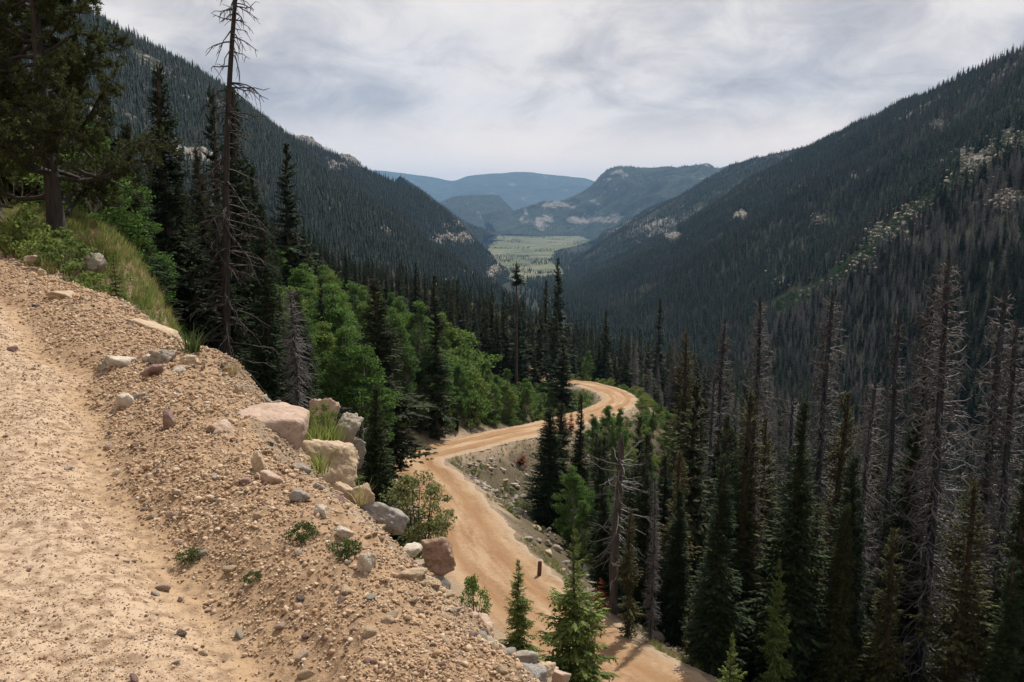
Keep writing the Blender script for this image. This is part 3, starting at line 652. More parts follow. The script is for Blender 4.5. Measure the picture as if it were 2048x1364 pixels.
def dead_tree(seed, nbr=230, rad=0.10, base=0.10, mat=None, bmat=None, lean=0.0, twigs=3, droop=0.5, curl=0.5, top=1.0, topn=0.75, thick=1.0):
    g = np.random.default_rng(seed)
    tm, TP = trunk_mesh('dead_trunk', g, 0.0062 * thick, mat or M_dead, lean=lean, sides=8, k=16, top=top)
    zs = base + (top * 0.985 - base) * g.random(nbr) ** 0.9; n = nbr
    rel = np.clip((1.02 - zs) / (1 - base), 0.02, 1)
    L = rad * rel ** topn * g.uniform(0.45, 1.15, n) + 0.012
    az_ = g.random(n) * 2 * math.pi; K = 6; t = np.linspace(0, 1, K)
    sl = np.interp(rel, [0, 0.2, 1], [0.35, -0.1, -droop]) + g.normal(0, 0.2, n)
    cv = g.normal(0, 0.25, n)
    o = np.stack([np.cos(az_), np.sin(az_)], -1); s = np.stack([-np.sin(az_), np.cos(az_)], -1)
    bx = np.interp(zs, TP[:, 2], TP[:, 0]); by = np.interp(zs, TP[:, 2], TP[:, 1])
    hor = L[:, None] * (t - 0.12 * t ** 2); sid = L[:, None] * cv[:, None] * t ** 2
    zz_ = zs[:, None] + L[:, None] * (sl[:, None] * t + (curl * g.uniform(-0.2, 1.2, n))[:, None] * t ** 2.2)
    P = np.stack([bx[:, None] + hor * o[:, :1] + sid * s[:, :1], by[:, None] + hor * o[:, 1:] + sid * s[:, 1:], zz_], -1)
    P = P + g.normal(0, 1, P.shape) * (L * 0.035)[:, None, None] * t[None, :, None]
    a = Acc(); tubes(a, P, (np.linspace(0.0021, 0.0006, K)[None] * (0.6 + 5 * L[:, None])) * thick, 3)
    for q in range(twigs):
        k = g.integers(1, K - 1, n); B = P[np.arange(n), k]; Tn = unit(P[np.arange(n), k + 1] - B)
        dv = unit(Tn * 0.7 + g.normal(0, 0.55, (n, 3)) + np.array([0, 0, -0.35])); tl = L * g.uniform(0.2, 0.5, n)
        tt = np.linspace(0, 1, 4)[None, :, None]
        PP = B[:, None] + dv[:, None] * tl[:, None, None] * tt + np.array([0, 0, -0.25]) * (tl[:, None, None] * tt ** 2) + g.normal(0, 0.05, (n, 4, 3)) * tl[:, None, None] * tt
        tubes(a, PP, np.linspace(0.0010, 0.0004, 4)[None] * np.ones((n, 1)) * thick, 3)
    return [('trunk', tm), ('branches', a.mesh('dead_branches', bmat or M_deadb))]
def leafy(seed, nclump=46, nleaf=7000, cw=0.20, z0=0.28, leaf=0.0105, mat=None, bark=None, stems=1, spread=0.06, trunk_r=0.010, csz=0.055):
    g = np.random.default_rng(seed)
    a = Acc(); w = Acc()
    # clump centres fill an egg-shaped crown, denser near its surface
    d = unit(g.normal(0, 1, (nclump, 3))); r = g.uniform(0.35, 1.0, nclump) ** 0.5
    zc = z0 + (0.97 - z0) * (0.5 + 0.5 * d[:, 2] * r)
    wr = cw * np.interp(zc, [z0, z0 + 0.25 * (1 - z0), z0 + 0.6 * (1 - z0), 1.0], [0.55, 1.0, 0.85, 0.22])
    C = np.stack([d[:, 0] * r * wr * 1.1, d[:, 1] * r * wr * 1.1, zc], 1) + g.normal(0, 0.012, (nclump, 3))
    sz = csz * g.uniform(0.55, 1.35, nclump)
    k = g.integers(0, nclump, nleaf); dd = g.normal(0, 1, (nleaf, 3)); dd = unit(dd) * (g.random((nleaf, 1)) ** 0.45)
    Lp = C[k] + dd * sz[k][:, None] * np.array([1.1, 1.1, 0.75])
    ax = unit(g.normal(0, 1, (nleaf, 3)) + np.array([0, 0, -0.3])) * (leaf * g.uniform(0.7, 1.4, (nleaf, 1)))
    diamonds(a, Lp - ax, Lp + ax, leaf * g.uniform(0.45, 0.75, nleaf), g.normal(0, 1, (nleaf, 3)))
    for s_ in range(stems):
        b0 = np.array([g.normal(0, spread), g.normal(0, spread), 0.0]) if stems > 1 else np.zeros(3)
        tipz = 0.93 if stems == 1 else g.uniform(0.6, 0.95)
        end = np.array([b0[0] * 2.2 + g.normal(0, 0.02), b0[1] * 2.2 + g.normal(0, 0.02), tipz]); t = np.linspace(0, 1, 9)[:, None]
        P = (b0 + (end - b0) * t + np.array([0.012, 0.01, 0]) * np.sin(t * 6 + s_)); P[0, 2] = -0.06
        tubes(w, P[None], (trunk_r * (1 - t[:, 0]) ** 0.8 + 0.0012)[None], 6)
    sel = C[g.permutation(nclump)[:int(nclump * 0.8)]]
    zb = np.maximum(sel[:, 2] - 0.16 - 0.35 * np.hypot(sel[:, 0], sel[:, 1]), 0.06); t = np.linspace(0, 1, 6)
    B0 = np.stack([0 * zb, 0 * zb, zb], 1)
    PP = B0[:, None] + (sel - B0)[:, None] * t[None, :, None]; PP[:, :, 2] -= (0.05 * np.sin(math.pi * t))[None]; PP += g.normal(0, 0.006, PP.shape) * t[None, :, None]
    tubes(w, PP, np.linspace(0.0042, 0.0009, 6)[None] * np.ones((len(sel), 1)), 4)
    return [('trunk', w.mesh('leafy_trunk', bark or M_aspb, True)), ('crown', a.mesh('leafy_crown', mat or M_aspen))]
def limber_pine(seed, nlimb=70, tuft=0.022, mat=None, rad=0.37, z0=0.12, blades=26):
    """pine with long crooked limbs that carry brushes of needles"""
    g = np.random.default_rng(seed)
    tm, TP = trunk_mesh('pine_trunk', g, 0.021, M_black, bend=0.012, sides=10, k=16, tip=0.006)
    w = Acc(); cen = []; outv = []
    zs = np.linspace(z0, 0.97, nlimb) + g.normal(0, 0.01, nlimb)
    for i, z in enumerate(zs):
        rel = (1 - z) / (1 - z0); L = rad * (0.25 + 0.75 * rel ** 0.7) * g.uniform(0.5, 1.1); a_ = g.random() * 6.283
        t = np.linspace(0, 1, 9); ang = a_ + g.normal(0, 0.5) * t
        up = g.uniform(-0.15, 0.45)
        P = np.stack([np.cumsum(np.cos(ang)) / 9 * L, np.cumsum(np.sin(ang)) / 9 * L, z + L * (up * t + 0.12 * np.sin(t * 5 + g.random() * 6))], 1); P[0, :2] = 0
        tubes(w, P[None], (0.0075 * rel ** 0.5 * (1 - t) + 0.0016)[None], 5)
        for k in range(3, 9):
            for q in range(g.integers(3, 7)):
                dv = unit(np.array([math.cos(a_), math.sin(a_), 0.3]) * 0.5 + g.normal(0, 0.7, 3)); l = L * g.uniform(0.10, 0.30)
                e = P[k] + dv * l; tubes(w, np.stack([P[k], P[k] + dv * l * 0.5 + [0, 0, -0.01], e])[None], np.array([[0.0022, 0.0016, 0.0009]]), 3)
                cen += [e, P[k] + dv * l * 0.7, P[k] + dv * l * 0.4]; outv += [dv, dv, dv]
    C = np.array(cen); O = np.array(outv); n = len(C)
    a = Acc()
    B = np.repeat(C, blades, 0); D = unit(np.repeat(O, blades, 0) * 0.55 + g.normal(0, 0.75, (n * blades, 3)) + np.array([0, 0, 0.25]))
    sz = np.repeat(tuft * g.uniform(0.6, 1.2, n), blades) * g.uniform(0.5, 1.0, n * blades)
    diamonds(a, B, B + D * sz[:, None], 0.0014 + 0 * sz, g.normal(0, 1, (n * blades, 3)))
    return [('trunk', tm), ('branches', w.mesh('pine_limbs', M_black, True)), ('crown', a.mesh('pine_crown', mat or M_pine))]
def tuft_mesh(seed, nb, h, spread, mat, width=0.02, curve=0.5):
    g = np.random.default_rng(seed); a_ = g.random(nb) * 6.283; r0 = spread * g.random(nb) ** 0.5
    b0 = np.stack([r0 * np.cos(a_), r0 * np.sin(a_), np.full(nb, -0.03 * h)], 1); L = h * g.uniform(0.5, 1.1, nb)
    lean = g.normal(0, 0.28, (nb, 2)) + 0.5 * b0[:, :2] / max(spread, 1e-6) * curve
    m_ = b0 + np.stack([lean[:, 0] * L * 0.35, lean[:, 1] * L * 0.35, L * 0.55], 1); e = b0 + np.stack([lean[:, 0] * L, lean[:, 1] * L, L * 0.92], 1)
    sd2 = np.stack([-np.sin(a_), np.cos(a_), 0 * a_], 1) * (width * h)
    V = np.stack([b0 - sd2, b0 + sd2, m_ + sd2 * 0.8, m_ - sd2 * 0.8, e + sd2 * 0.15, e - sd2 * 0.15], 1).reshape(-1, 3)
    i = np.arange(nb)[:, None] * 6; Q = np.vstack([i + [0, 1, 2, 3], i + [3, 2, 4, 5]])
    return mesh_np('grass_tuft', V, quads=Q, mats=[mat])

# ------------------------------------------------------------------ rocks
def ico(sub):
    p = (1 + 5 ** 0.5) / 2
    V = [(-1, p, 0), (1, p, 0), (-1, -p, 0), (1, -p, 0), (0, -1, p), (0, 1, p), (0, -1, -p), (0, 1, -p), (p, 0, -1), (p, 0, 1), (-p, 0, -1), (-p, 0, 1)]
    T = [(0, 11, 5), (0, 5, 1), (0, 1, 7), (0, 7, 10), (0, 10, 11), (1, 5, 9), (5, 11, 4), (11, 10, 2), (10, 7, 6), (7, 1, 8), (3, 9, 4), (3, 4, 2), (3, 2, 6), (3, 6, 8), (3, 8, 9), (4, 9, 5), (2, 4, 11), (6, 2, 10), (8, 6, 7), (9, 8, 1)]
    V = [tuple(unit(np.array(v, float))) for v in V]
    for _ in range(sub):
        mid = {}; T2 = []
        def mp(a, b):
            k = (min(a, b), max(a, b))
            if k not in mid:
                V.append(tuple(unit((np.array(V[a]) + np.array(V[b])) / 2))); mid[k] = len(V) - 1
            return mid[k]
        for a, b, c in T:
            ab, bc, ca = mp(a, b), mp(b, c), mp(c, a); T2 += [(a, ab, ca), (b, bc, ab), (c, ca, bc), (ab, bc, ca)]
        T = T2
    return np.array(V), np.array(T)
ICO = {k: ico(k) for k in (1, 2, 3, 4)}
def rock_mesh(seed, mat, dims=(1, 1, 1), sub=3, planes=13, jag=0.05, sharp=22.0, smooth=None, block=True):
    """angular stone: a ball cut by random planes, then chipped"""
    g = np.random.default_rng(seed); V, T = ICO[sub]
    pn = unit(g.normal(0, 1, (planes, 3))); pd = g.uniform(0.62, 1.0, planes)
    ax = np.vstack([np.eye(3), -np.eye(3)]) + g.normal(0, 0.38, (6, 3))
    if block: pn = np.vstack([unit(ax), pn[:max(planes - 6, 3)]]); pd = np.r_[g.uniform(0.50, 0.80, 6), pd[:max(planes - 6, 3)]]
    c = np.maximum(V @ pn.T, 1e-3) / pd[None]
    r = 1.0 / (np.sum(np.maximum(c, 0) ** sharp, 1) + 0.9 ** sharp * 0.25) ** (1 / sharp)
    P = V * r[:, None]
    P = P * (1 + jag * (vnoise3(P * 3.1 + seed, seed) + 0.5 * vnoise3(P * 8.3 + seed, seed + 3) + (0.3 * vnoise3(P * 19 + seed, seed + 5) if sub > 2 else 0)))[:, None]
    P = P * np.array(dims) * 0.5 / np.abs(P).max(0)
    return mesh_np('rock', P, tris=T, mats=[mat], smooth=(sub >= 3) if smooth is None else smooth)

# ------------------------------------------------------------------ instanced masses (kind = stuff)
def inst_collection(name, meshes):
    c = bpy.data.collections.new(name)
    for i, me in enumerate(meshes): c.objects.link(bpy.data.objects.new('%s_%02d' % (name, i), me))
    return c
def scatter(name, label, P, S, Rz, meshes, tilt=None, cat=None):
    n = len(P); me = bpy.data.meshes.new(name); me.vertices.add(n); me.vertices.foreach_set('co', np.asarray(P, np.float32).ravel())
    S = np.asarray(S, np.float32); S = np.repeat(S[:, None], 3, 1) if S.ndim == 1 else S
    a = me.attributes.new('isc', 'FLOAT_VECTOR', 'POINT'); a.data.foreach_set('vector', S.ravel())
    rot = np.zeros((n, 3), np.float32); rot[:, 2] = Rz
    if tilt is not None: rot[:, :2] = tilt
    a = me.attributes.new('irot', 'FLOAT_VECTOR', 'POINT'); a.data.foreach_set('vector', rot.ravel())
    a = me.attributes.new('iidx', 'INT', 'POINT'); a.data.foreach_set('value', rng.integers(0, len(meshes), n).astype(np.int32))
    o = link(name, me); o['kind'] = 'stuff'; o['label'] = label
    if cat: o['category'] = cat
    ng = bpy.data.node_groups.new(name + '_scatter', 'GeometryNodeTree')
    ng.interface.new_socket('Geometry', in_out='INPUT', socket_type='NodeSocketGeometry'); ng.interface.new_socket('Geometry', in_out='OUTPUT', socket_type='NodeSocketGeometry')
    nd = ng.nodes; i_ = nd.new('NodeGroupInput'); o_ = nd.new('NodeGroupOutput'); m2p = nd.new('GeometryNodeMeshToPoints'); iop = nd.new('GeometryNodeInstanceOnPoints'); ci = nd.new('GeometryNodeCollectionInfo')
    ci.inputs['Collection'].default_value = inst_collection(name + '_kind', meshes); ci.inputs['Separate Children'].default_value = True; ci.inputs['Reset Children'].default_value = True
    def na(nm, ty):
        k = nd.new('GeometryNodeInputNamedAttribute'); k.data_type = ty; k.inputs['Name'].default_value = nm; return k.outputs['Attribute']
    L_ = ng.links
    L_.new(i_.outputs[0], m2p.inputs[0]); L_.new(m2p.outputs[0], iop.inputs['Points']); L_.new(ci.outputs[0], iop.inputs['Instance'])
    iop.inputs['Pick Instance'].default_value = True
    L_.new(na('iidx', 'INT'), iop.inputs['Instance Index']); L_.new(na('isc', 'FLOAT_VECTOR'), iop.inputs['Scale'])
    e2r = nd.new('FunctionNodeEulerToRotation'); L_.new(na('irot', 'FLOAT_VECTOR'), e2r.inputs[0]); L_.new(e2r.outputs[0], iop.inputs['Rotation'])
    L_.new(iop.outputs[0], o_.inputs[0])
    md = o.modifiers.new('scatter', 'NODES'); md.node_group = ng
    return o

# ------------------------------------------------------------------ placing single trees
def place(name, parts, x, y, z, h, w=1.0, rot=0.0, label=None, cat=None, group=None, lean=(0, 0)):
    root = bpy.data.objects.new(name, None); COL.objects.link(root)
    root.empty_display_size = 0.2
    root.location = (x, y, z); root.rotation_euler = (lean[0], lean[1], rot); root.scale = (h * w, h * w, h)
    for pn_, me in parts: link(pn_, me, root)
    return tag(root, label, cat, group)

# ------------------------------------------------------------------ shared tree meshes
SPH = [spruce(100 + i, nw=46, nb=9, rad=(0.115, 0.14, 0.125, 0.105)[i], fine=2, K=6, irregular=0.4) for i in range(4)]
SPG = [spruce(120 + i, nw=44, nb=6, rad=0.14, fine=2, K=6, irregular=0.5, mat=M_gold, sparse=0.15) for i in range(2)]
SPM = [spruce(140 + i, nw=34, nb=6, rad=(0.12, 0.15, 0.135, 0.105)[i], fine=1, K=5, irregular=0.4, wd=1.25) for i in range(4)]
SPY = [spruce(160 + i, nw=22, nb=8, rad=(0.28, 0.31, 0.25)[i], fine=3, K=7, mat=M_young, sparse=0.16, irregular=0.45, fill=0.95, base=0.03, topn=1.0) for i in range(3)]
SPR = [spruce(170, nw=14, nb=6, rad=0.34, fine=1, K=6, mat=M_redfol, sparse=0.1, base=0.03)]
DEAD = [dead_tree(200 + i, nbr=(520, 380, 560, 300, 420, 240)[i], rad=(0.095, 0.07, 0.085, 0.065, 0.11, 0.06)[i], lean=(0.0, 0.025, -0.015, 0.04, -0.03, 0.0)[i], droop=(0.55, 0.3, 0.8, 0.2, 0.6, 0.4)[i], twigs=(4, 3, 4, 2, 3, 3)[i], top=(1.0, 1.0, 1.0, 0.86, 1.0, 0.78)[i], topn=(0.75, 0.7, 0.6, 0.4, 0.9, 0.4)[i], base=(0.08, 0.15, 0.05, 0.25, 0.1, 0.3)[i]) for i in range(6)]
ASP = [leafy(300 + i, nclump=(84, 76, 92, 70)[i], nleaf=(18000, 16000, 19000, 14000)[i], leaf=0.0062, cw=(0.135, 0.115, 0.155, 0.105)[i], z0=(0.10, 0.16, 0.08, 0.20)[i], csz=0.042) for i in range(4)]
BUSH = [leafy(320 + i, nclump=34, nleaf=3200, cw=0.46, z0=0.06, leaf=0.022, mat=(M_shrub, M_shrub, M_aspen)[i], bark=M_bark, stems=6, spread=0.10, trunk_r=0.012, csz=0.13) for i in range(3)]

# ------------------------------------------------------------------ far forests
def low_spruce(seed, mat, layers=7, n=8, rad=0.13):
    g = np.random.default_rng(seed); V = []; T = []
    for k in range(layers):
        f = k / (layers - 1); zt = 0.24 + 0.76 * (f ** 0.9) + 0.02; zb = zt - 0.26 + 0.12 * f
        r = rad * (1.02 - f * 0.86) * g.uniform(0.8, 1.15)
        i0 = len(V); V.append((g.normal(0, 0.006), g.normal(0, 0.006), min(zt + 0.03, 1.0)))
        off = g.random() * 6
        for q in range(n):
            a_ = off + q * 2 * math.pi / n; rq = r * (1.15 if q % 2 else 0.55) * g.uniform(0.75, 1.25)
            V.append((rq * math.cos(a_), rq * math.sin(a_), zb - 0.04 * (q % 2) + g.normal(0, 0.012)))
        T += [(i0, i0 + 1 + q, i0 + 1 + (q + 1) % n) for q in range(n)]
    return mesh_np('far_spruce', np.array(V), tris=np.array(T), mats=[mat])
def low_dead(seed):
    g = np.random.default_rng(seed); a = Acc()
    tubes(a, np.array([[[0, 0, -0.05], [0.004, 0, 0.5], [0.0, 0.004, 1.0]]]), np.array([[0.016, 0.011, 0.003]]), 4)
    n = 42; z = 0.15 + 0.83 * g.random(n); r = 0.085 * (1.05 - z) ** 0.7 * g.uniform(0.5, 1.2, n) + 0.01; an = g.random(n) * 6.283
    b0 = np.stack([0 * z, 0 * z, z], 1); e = b0 + np.stack([r * np.cos(an), r * np.sin(an), -0.25 * r], 1)
    diamonds(a, b0, e, np.full(n, 0.0045), g.normal(0, 1, (n, 3)))
    return a.mesh('far_dead_tree', M_deadfar)
LOW = [low_spruce(400 + i, M_far, rad=(0.12, 0.14, 0.105, 0.15)[i]) for i in range(4)]
LOWD = [low_dead(420 + i) for i in range(3)]

talus_line = np.array([(1560, 615), (1640, 575), (1700, 535), (1745, 500), (1800, 450), (1850, 415), (1905, 375), (1960, 345), (2010, 310), (2060, 275)], float)
def talus_d(u, v):
    best = np.full(u.shape, 1e9)
    for i in range(len(talus_line) - 1):
        a_, b_ = talus_line[i], talus_line[i + 1]; d = b_ - a_
        t = np.clip(((u - a_[0]) * d[0] + (v - a_[1]) * d[1]) / (d @ d), 0, 1)
        best = np.minimum(best, np.hypot(u - a_[0] - t * d[0], v - a_[1] - t * d[1]))
    return best
PATCH = [(1775, 470, 42), (1955, 325, 52), (2015, 400, 34), (1725, 522, 30), (1835, 425, 34), (1480, 432, 18), (1345, 472, 22), (1640, 440, 16), (1880, 250, 18), (2030, 285, 40), (1560, 560, 16)]
w_ = 0.35 * np.exp(-(talus_d(LR1.u, LR1.v) / 16) ** 2)
for (pu, pv_, pr) in PATCH: w_ = np.maximum(w_, 0.5 * np.exp(-((LR1.u - pu) ** 2 + ((LR1.v - pv_) * 1.6) ** 2) / (pr * 0.8) ** 2))
add_rock(LR1, w_)
far_live, far_dead, fl_s, fd_s = [], [], [], []
def forest_on(L, n, hmin, hmax, dead=0.2, rockcut=0.62, strip=False, ymin=330):
    p, rk = sample_loft(L, n)
    u, v = proj(p[:, 0], p[:, 1], p[:, 2])
    keep = (u > -300) & (u < 2400) & (rk < rockcut + 0.18 * rng.random(n)) & (p[:, 1] > ymin)
    if strip:
        keep &= talus_d(u, v) > (10 + 16 * (fbm(u / 40, v / 40, 2, 5) + 0.5)) * np.clip((2100 - u) / 500, 0.75, 1.2)
    keep &= fbm(p[:, 0] / 42, p[:, 1] / 42, 3, 79) > rng.uniform(-0.75, -0.15, n)
    if strip:
        for (pu, pv_, pr) in PATCH: keep &= np.hypot(u - pu, (v - pv_) * 1.6) > pr * (0.5 + 0.9 * vnoise(u / 9, v / 9, 6))
    p = p[keep]; h = rng.uniform(hmin, hmax, len(p)) * rng.uniform(0.5, 1.0, len(p)) * (1 + 0.35 * fbm(p[:, 0] / 60, p[:, 1] / 60, 3, 78))
    patch = fbm(p[:, 0] / 110, p[:, 1] / 110, 3, 77)
    dd = rng.random(len(p)) < np.clip(dead + patch * 0.9, 0.03, 0.85)
    far_live.append(p[~dd]); fl_s.append(h[~dd]); far_dead.append(p[dd]); fd_s.append(h[dd])
forest_on(LR1, 105000, 8, 15, 0.36, strip=True, ymin=150)
forest_on(LA, 42000, 7, 14, 0.2)
forest_on(LB, 40000, 8, 16, 0.12)
forest_on(LC, 9000, 8, 16, 0.1, 0.55)
forest_on(LD, 9000, 9, 16, 0.05)
forest_on(LR2, 34000, 8, 16, 0.12)
# valley floor trees, and dark clumps of trees on the meadow
n = 5200
y_ = rng.uniform(330, 2100, n); x_ = creek_x(y_) + rng.normal(0, 1, n) * (18 + 0.012 * y_)
far_live.append(np.stack([x_, y_, floor_z(y_) - 1], 1)); fl_s.append(rng.uniform(9, 20, n))
n = 26000
y_ = rng.uniform(2000, 6900, n); x_ = creek_x(y_) + rng.uniform(-1, 1, n) * (150 + 0.32 * (y_ - 1900))
uu, vv = proj(x_, y_, floor_z(y_))
inm = (x_ > np.interp(y_, my, mxl)) & (x_ < np.interp(y_, my, mxr)) & (y_ < 6080)
cl = fbm(x_ / 150, y_ / 260, 4, 303)
keep = (~inm & (cl > -0.5)) | (inm & (cl > 0.12))
far_live.append(np.stack([x_, y_, floor_z(y_) - 0.5], 1)[keep]); fl_s.append(rng.uniform(6, 15, n)[keep])
p, rk = sample_loft(LM3, 22000); kk = (rk < 0.5) & (p[:, 2] < 600) & (fbm(p[:, 0] / 300, p[:, 1] / 300, 3, 5) > -0.15); far_live.append(p[kk]); fl_s.append(rng.uniform(8, 18, kk.sum()))
p, rk = sample_loft(LM2, 5000); far_live.append(p); fl_s.append(rng.uniform(8, 17, len(p)))
def far_scatter(P, S, name, lab, kinds, cat):
    scatter(name, lab, P - [0, 0, 0.4], np.stack([S * rng.uniform(0.85, 1.35, len(S)), S * rng.uniform(0.85, 1.35, len(S)), S], 1), rng.random(len(S)) * 6.28, kinds, rng.normal(0, 0.03, (len(S), 2)), cat)
P = np.vstack(far_live); S = np.concatenate(fl_s); nr_ = P[:, 1] < 520
far_scatter(P[~nr_], S[~nr_], 'forest', 'dark evergreen forest covering the far mountainsides and valley floor', LOW, 'forest')
far_scatter(P[nr_], S[nr_] * 1.15, 'forest', 'evergreen forest on the nearer foot of the mountainsides', [m_[1][1] for m_ in SPM], 'forest')
P = np.vstack(far_dead); S = np.concatenate(fd_s); nr_ = P[:, 1] < 520
far_scatter(P[~nr_], S[~nr_] * 1.05, 'dead_forest', 'grey beetle-killed trees spread through the far mountainside forest', LOWD, 'dead forest')
far_scatter(P[nr_], S[nr_] * 1.15, 'dead_forest', 'grey bare trees on the nearer foot of the right mountainside', [m_[1][1] for m_ in DEAD], 'dead forest')

# talus strip of pale boulders and green shrubs on the right mountainside
TB = [rock_mesh(500 + i, M_rock[('blue', 'grey', 'pink', 'blue')[i]], (1.3, 1.0, 0.8), 2, 11, 0.06, smooth=False) for i in range(4)]
tl_u = []; k = 0
for i in range(120):
    f = rng.random() ** 0.8; q = f * (len(talus_line) - 1); a_ = talus_line[int(q)]; b_ = talus_line[min(int(q) + 1, len(talus_line) - 1)]; c_ = a_ + (b_ - a_) * (q - int(q))
    pt = PATCH[rng.integers(6)] if rng.random() < 0.5 else None
    p = on_loft(LR1, c_[0] + rng.normal(0, 9 + 12 * f), c_[1] + rng.normal(0, 7 + 10 * f)) if pt is None else on_loft(LR1, pt[0] + rng.normal(0, pt[2] * 0.5), pt[1] + rng.normal(0, pt[2] * 0.32)); s = rng.uniform(1.2, 3.2) * (1.6 if rng.random() < 0.15 else 1)
    o = link('boulder', TB[i % 4]); o.location = (p[0], p[1], p[2] + 0.12 * s); o.scale = (s * 1.2, s, s * 0.9); o.rotation_euler = (rng.normal(0, 0.3), rng.normal(0, 0.3), rng.random() * 6.28)
    tag(o, ('large' if s > 2.6 else 'small') + ' pale boulder in the ' + ('upper' if f > 0.62 else 'lower' if f < 0.33 else 'middle') + ' part of the rockfall streak on the right mountainside', 'boulder', 'boulders of the rockfall streak')
n = 1900; f = rng.random(n) ** 1.2; q = f * (len(talus_line) - 1); i0 = q.astype(int); c_ = talus_line[i0] + (talus_line[np.minimum(i0 + 1, len(talus_line) - 1)] - talus_line[i0]) * (q - i0)[:, None]
P = np.array([on_loft(LR1, c_[i, 0] + rng.normal(0, 9 + 9 * f[i]), c_[i, 1] + rng.normal(0, 7 + 7 * f[i])) for i in range(n)]) + rng.normal(0, 1.5, (n, 3)) * [1, 1, 0]
green = fbm(P[:, 0] / 40, P[:, 1] / 40, 2, 8) > -0.25
LOWB = [leafy(440 + i, nclump=14, nleaf=150, cw=0.6, z0=0.05, leaf=0.09, mat=leaf_mat('slide_shrub_leaves', [(0.038, 0.072, 0.030), (0.052, 0.085, 0.034)], 0.25, 0.4), bark=M_bark, stems=2, csz=0.3)[1][1] for i in range(2)]
scatter('shrubbery', 'bright green shrubs filling the rockfall streak on the right mountainside', P[green], rng.uniform(1.2, 2.8, green.sum()), rng.random(green.sum()) * 6.28, LOWB, None, 'shrubbery')
# scattered pale outcrop rocks on all far slopes
P = []; S = []
for L, n, c_ in ((LR1, 12000, 0.56), (LA, 8000, 0.58), (LB, 8000, 0.56), (LC, 6000, 0.55), (LR2, 5000, 0.60)):
    p, rk = sample_loft(L, n); kk = (rk > c_) & (p[:, 1] > 300); P.append(p[kk]); S.append(rng.uniform(1.2, 5.5, kk.sum()) ** 1.0 * (1 if L in (LR1, LA) else 1.5))
for (pu, pv_, pr) in PATCH:
    q = np.array([on_loft(LR1, pu + rng.normal(0, pr * 0.6), pv_ + rng.normal(0, pr * 0.38)) for _ in range(int(pr * 7))]) + rng.normal(0, 3.5, (int(pr * 7), 3)) * [1, 1, 0]
    P.append(q); S.append(rng.uniform(0.5, 2.0, len(q)))
P = np.vstack(P); S = np.concatenate(S)
OUT = [rock_mesh(520 + i, M_rock[('grey', 'blue', 'grey')[i]], (1.2, 1.0, 1.0), 1, 9, 0.08, smooth=False) for i in range(3)]
scatter('rubble', 'weathered rock outcrops breaking through the far mountain forests', P, np.stack([S * 1.2, S, S * rng.uniform(0.6, 1.5, len(S))], 1), rng.random(len(S)) * 6.28, OUT, rng.normal(0, 0.35, (len(S), 2)), 'rock outcrops')

# ------------------------------------------------------------------ trees one can tell apart
ROADP = RP[::6]; RU, RV = proj(ROADP[:, 0], ROADP[:, 1], ROADP[:, 2]); RVIS = (ROADP[:, 1] > 27)
def hero(name, parts, u, vtop, d, label, cat, w=1.0, rot=None, group=None, zoff=0.0, lean=(0, 0), hmin=0.5, ub=None):
    top = at(u, vtop, d); x = top[0] if ub is None else at(ub, vtop, d)[0]
    z = h1(x, d) + zoff; h = max(top[2] - z, hmin)
    return place(name, parts, x, d, z, h, w, rng.random() * 6.28 if rot is None else rot, label, cat, group, lean)
taken = []
def H_(name, parts, u, vtop, d, label, cat, **k):
    taken.append((at(u, vtop, d)[0], d)); return hero(name, parts, u, vtop, d, label, cat, **k)

def pix2m0(p, px): return px * p[1] / F
# left side
PINE = limber_pine(600)
H_('pine_tree', PINE, 58, -170, 20.0, 'big dark pine with crooked limbs at the end of the upper road', 'pine tree', w=1.0, rot=2.2, lean=(0, 0.07))
LEAN = dead_tree(610, nbr=170, rad=0.115, lean=0.075, mat=M_black, bmat=leaf_mat('dark_dead_branches', [(0.05, 0.042, 0.038)], 0, 0.4), droop=0.25, curl=-0.55, topn=0.35, base=0.06, twigs=3)
top = at(492, -60, 32); bz = h1(at(440, 700, 32)[0], 32)
place('dead_spruce', LEAN, at(440, 700, 32)[0], 32, bz, top[2] - bz, 1.0, 0.0, 'tall leaning black dead spruce whose bare top crosses the sky', 'dead tree')
H_('spruce_tree', SPH[3], 318, 138, 36, 'dense tall spruce left of the leaning dead tree', 'spruce tree', w=1.25)
H_('spruce_tree', SPH[0], 462, 178, 40, 'dark spruce directly behind the leaning dead trunk', 'spruce tree', w=1.0)
H_('spruce_tree', SPM[1], 572, 288, 92, 'broad spruce standing alone above the aspens left of the valley', 'spruce tree', w=1.15)
H_('spruce_tree', SPH[3], 522, 408, 34, 'very narrow dark spruce just above the pink granite boulder', 'spruce tree', w=0.95)
H_('spruce_tree', SPH[2], 205, 150, 44, 'half hidden spruce behind the big pine', 'spruce tree', w=1.1)
H_('spruce_tree', SPH[1], 392, 300, 48, 'spruce filling the gap between two tall ones on the left', 'spruce tree', w=1.0)
H_('spruce_tree', SPM[2], 420, 180, 60, 'thin faded spruce behind the leaning dead tree', 'spruce tree', w=0.8)
H_('spruce_tree', SPY[2], 226, 505, 15.5, 'little green spruce at the edge of the upper road', 'spruce tree', w=0.8, hmin=1.0)
GREYD = dead_tree(620, nbr=420, rad=0.13, droop=1.25, curl=0.1, twigs=4, base=0.03, topn=0.55)
H_('dead_spruce', GREYD, 583, 575, 30, 'grey dead spruce with drooping twigs beside the pink granite boulder', 'dead tree', w=1.0)
H_('aspen_tree', ASP[0], 180, 232, 28, 'light green aspen beside the big dark pine', 'aspen tree', w=1.2)
H_('aspen_tree', ASP[2], 250, 330, 33, 'leafy aspen left of the dense tall spruce', 'aspen tree', w=1.1)
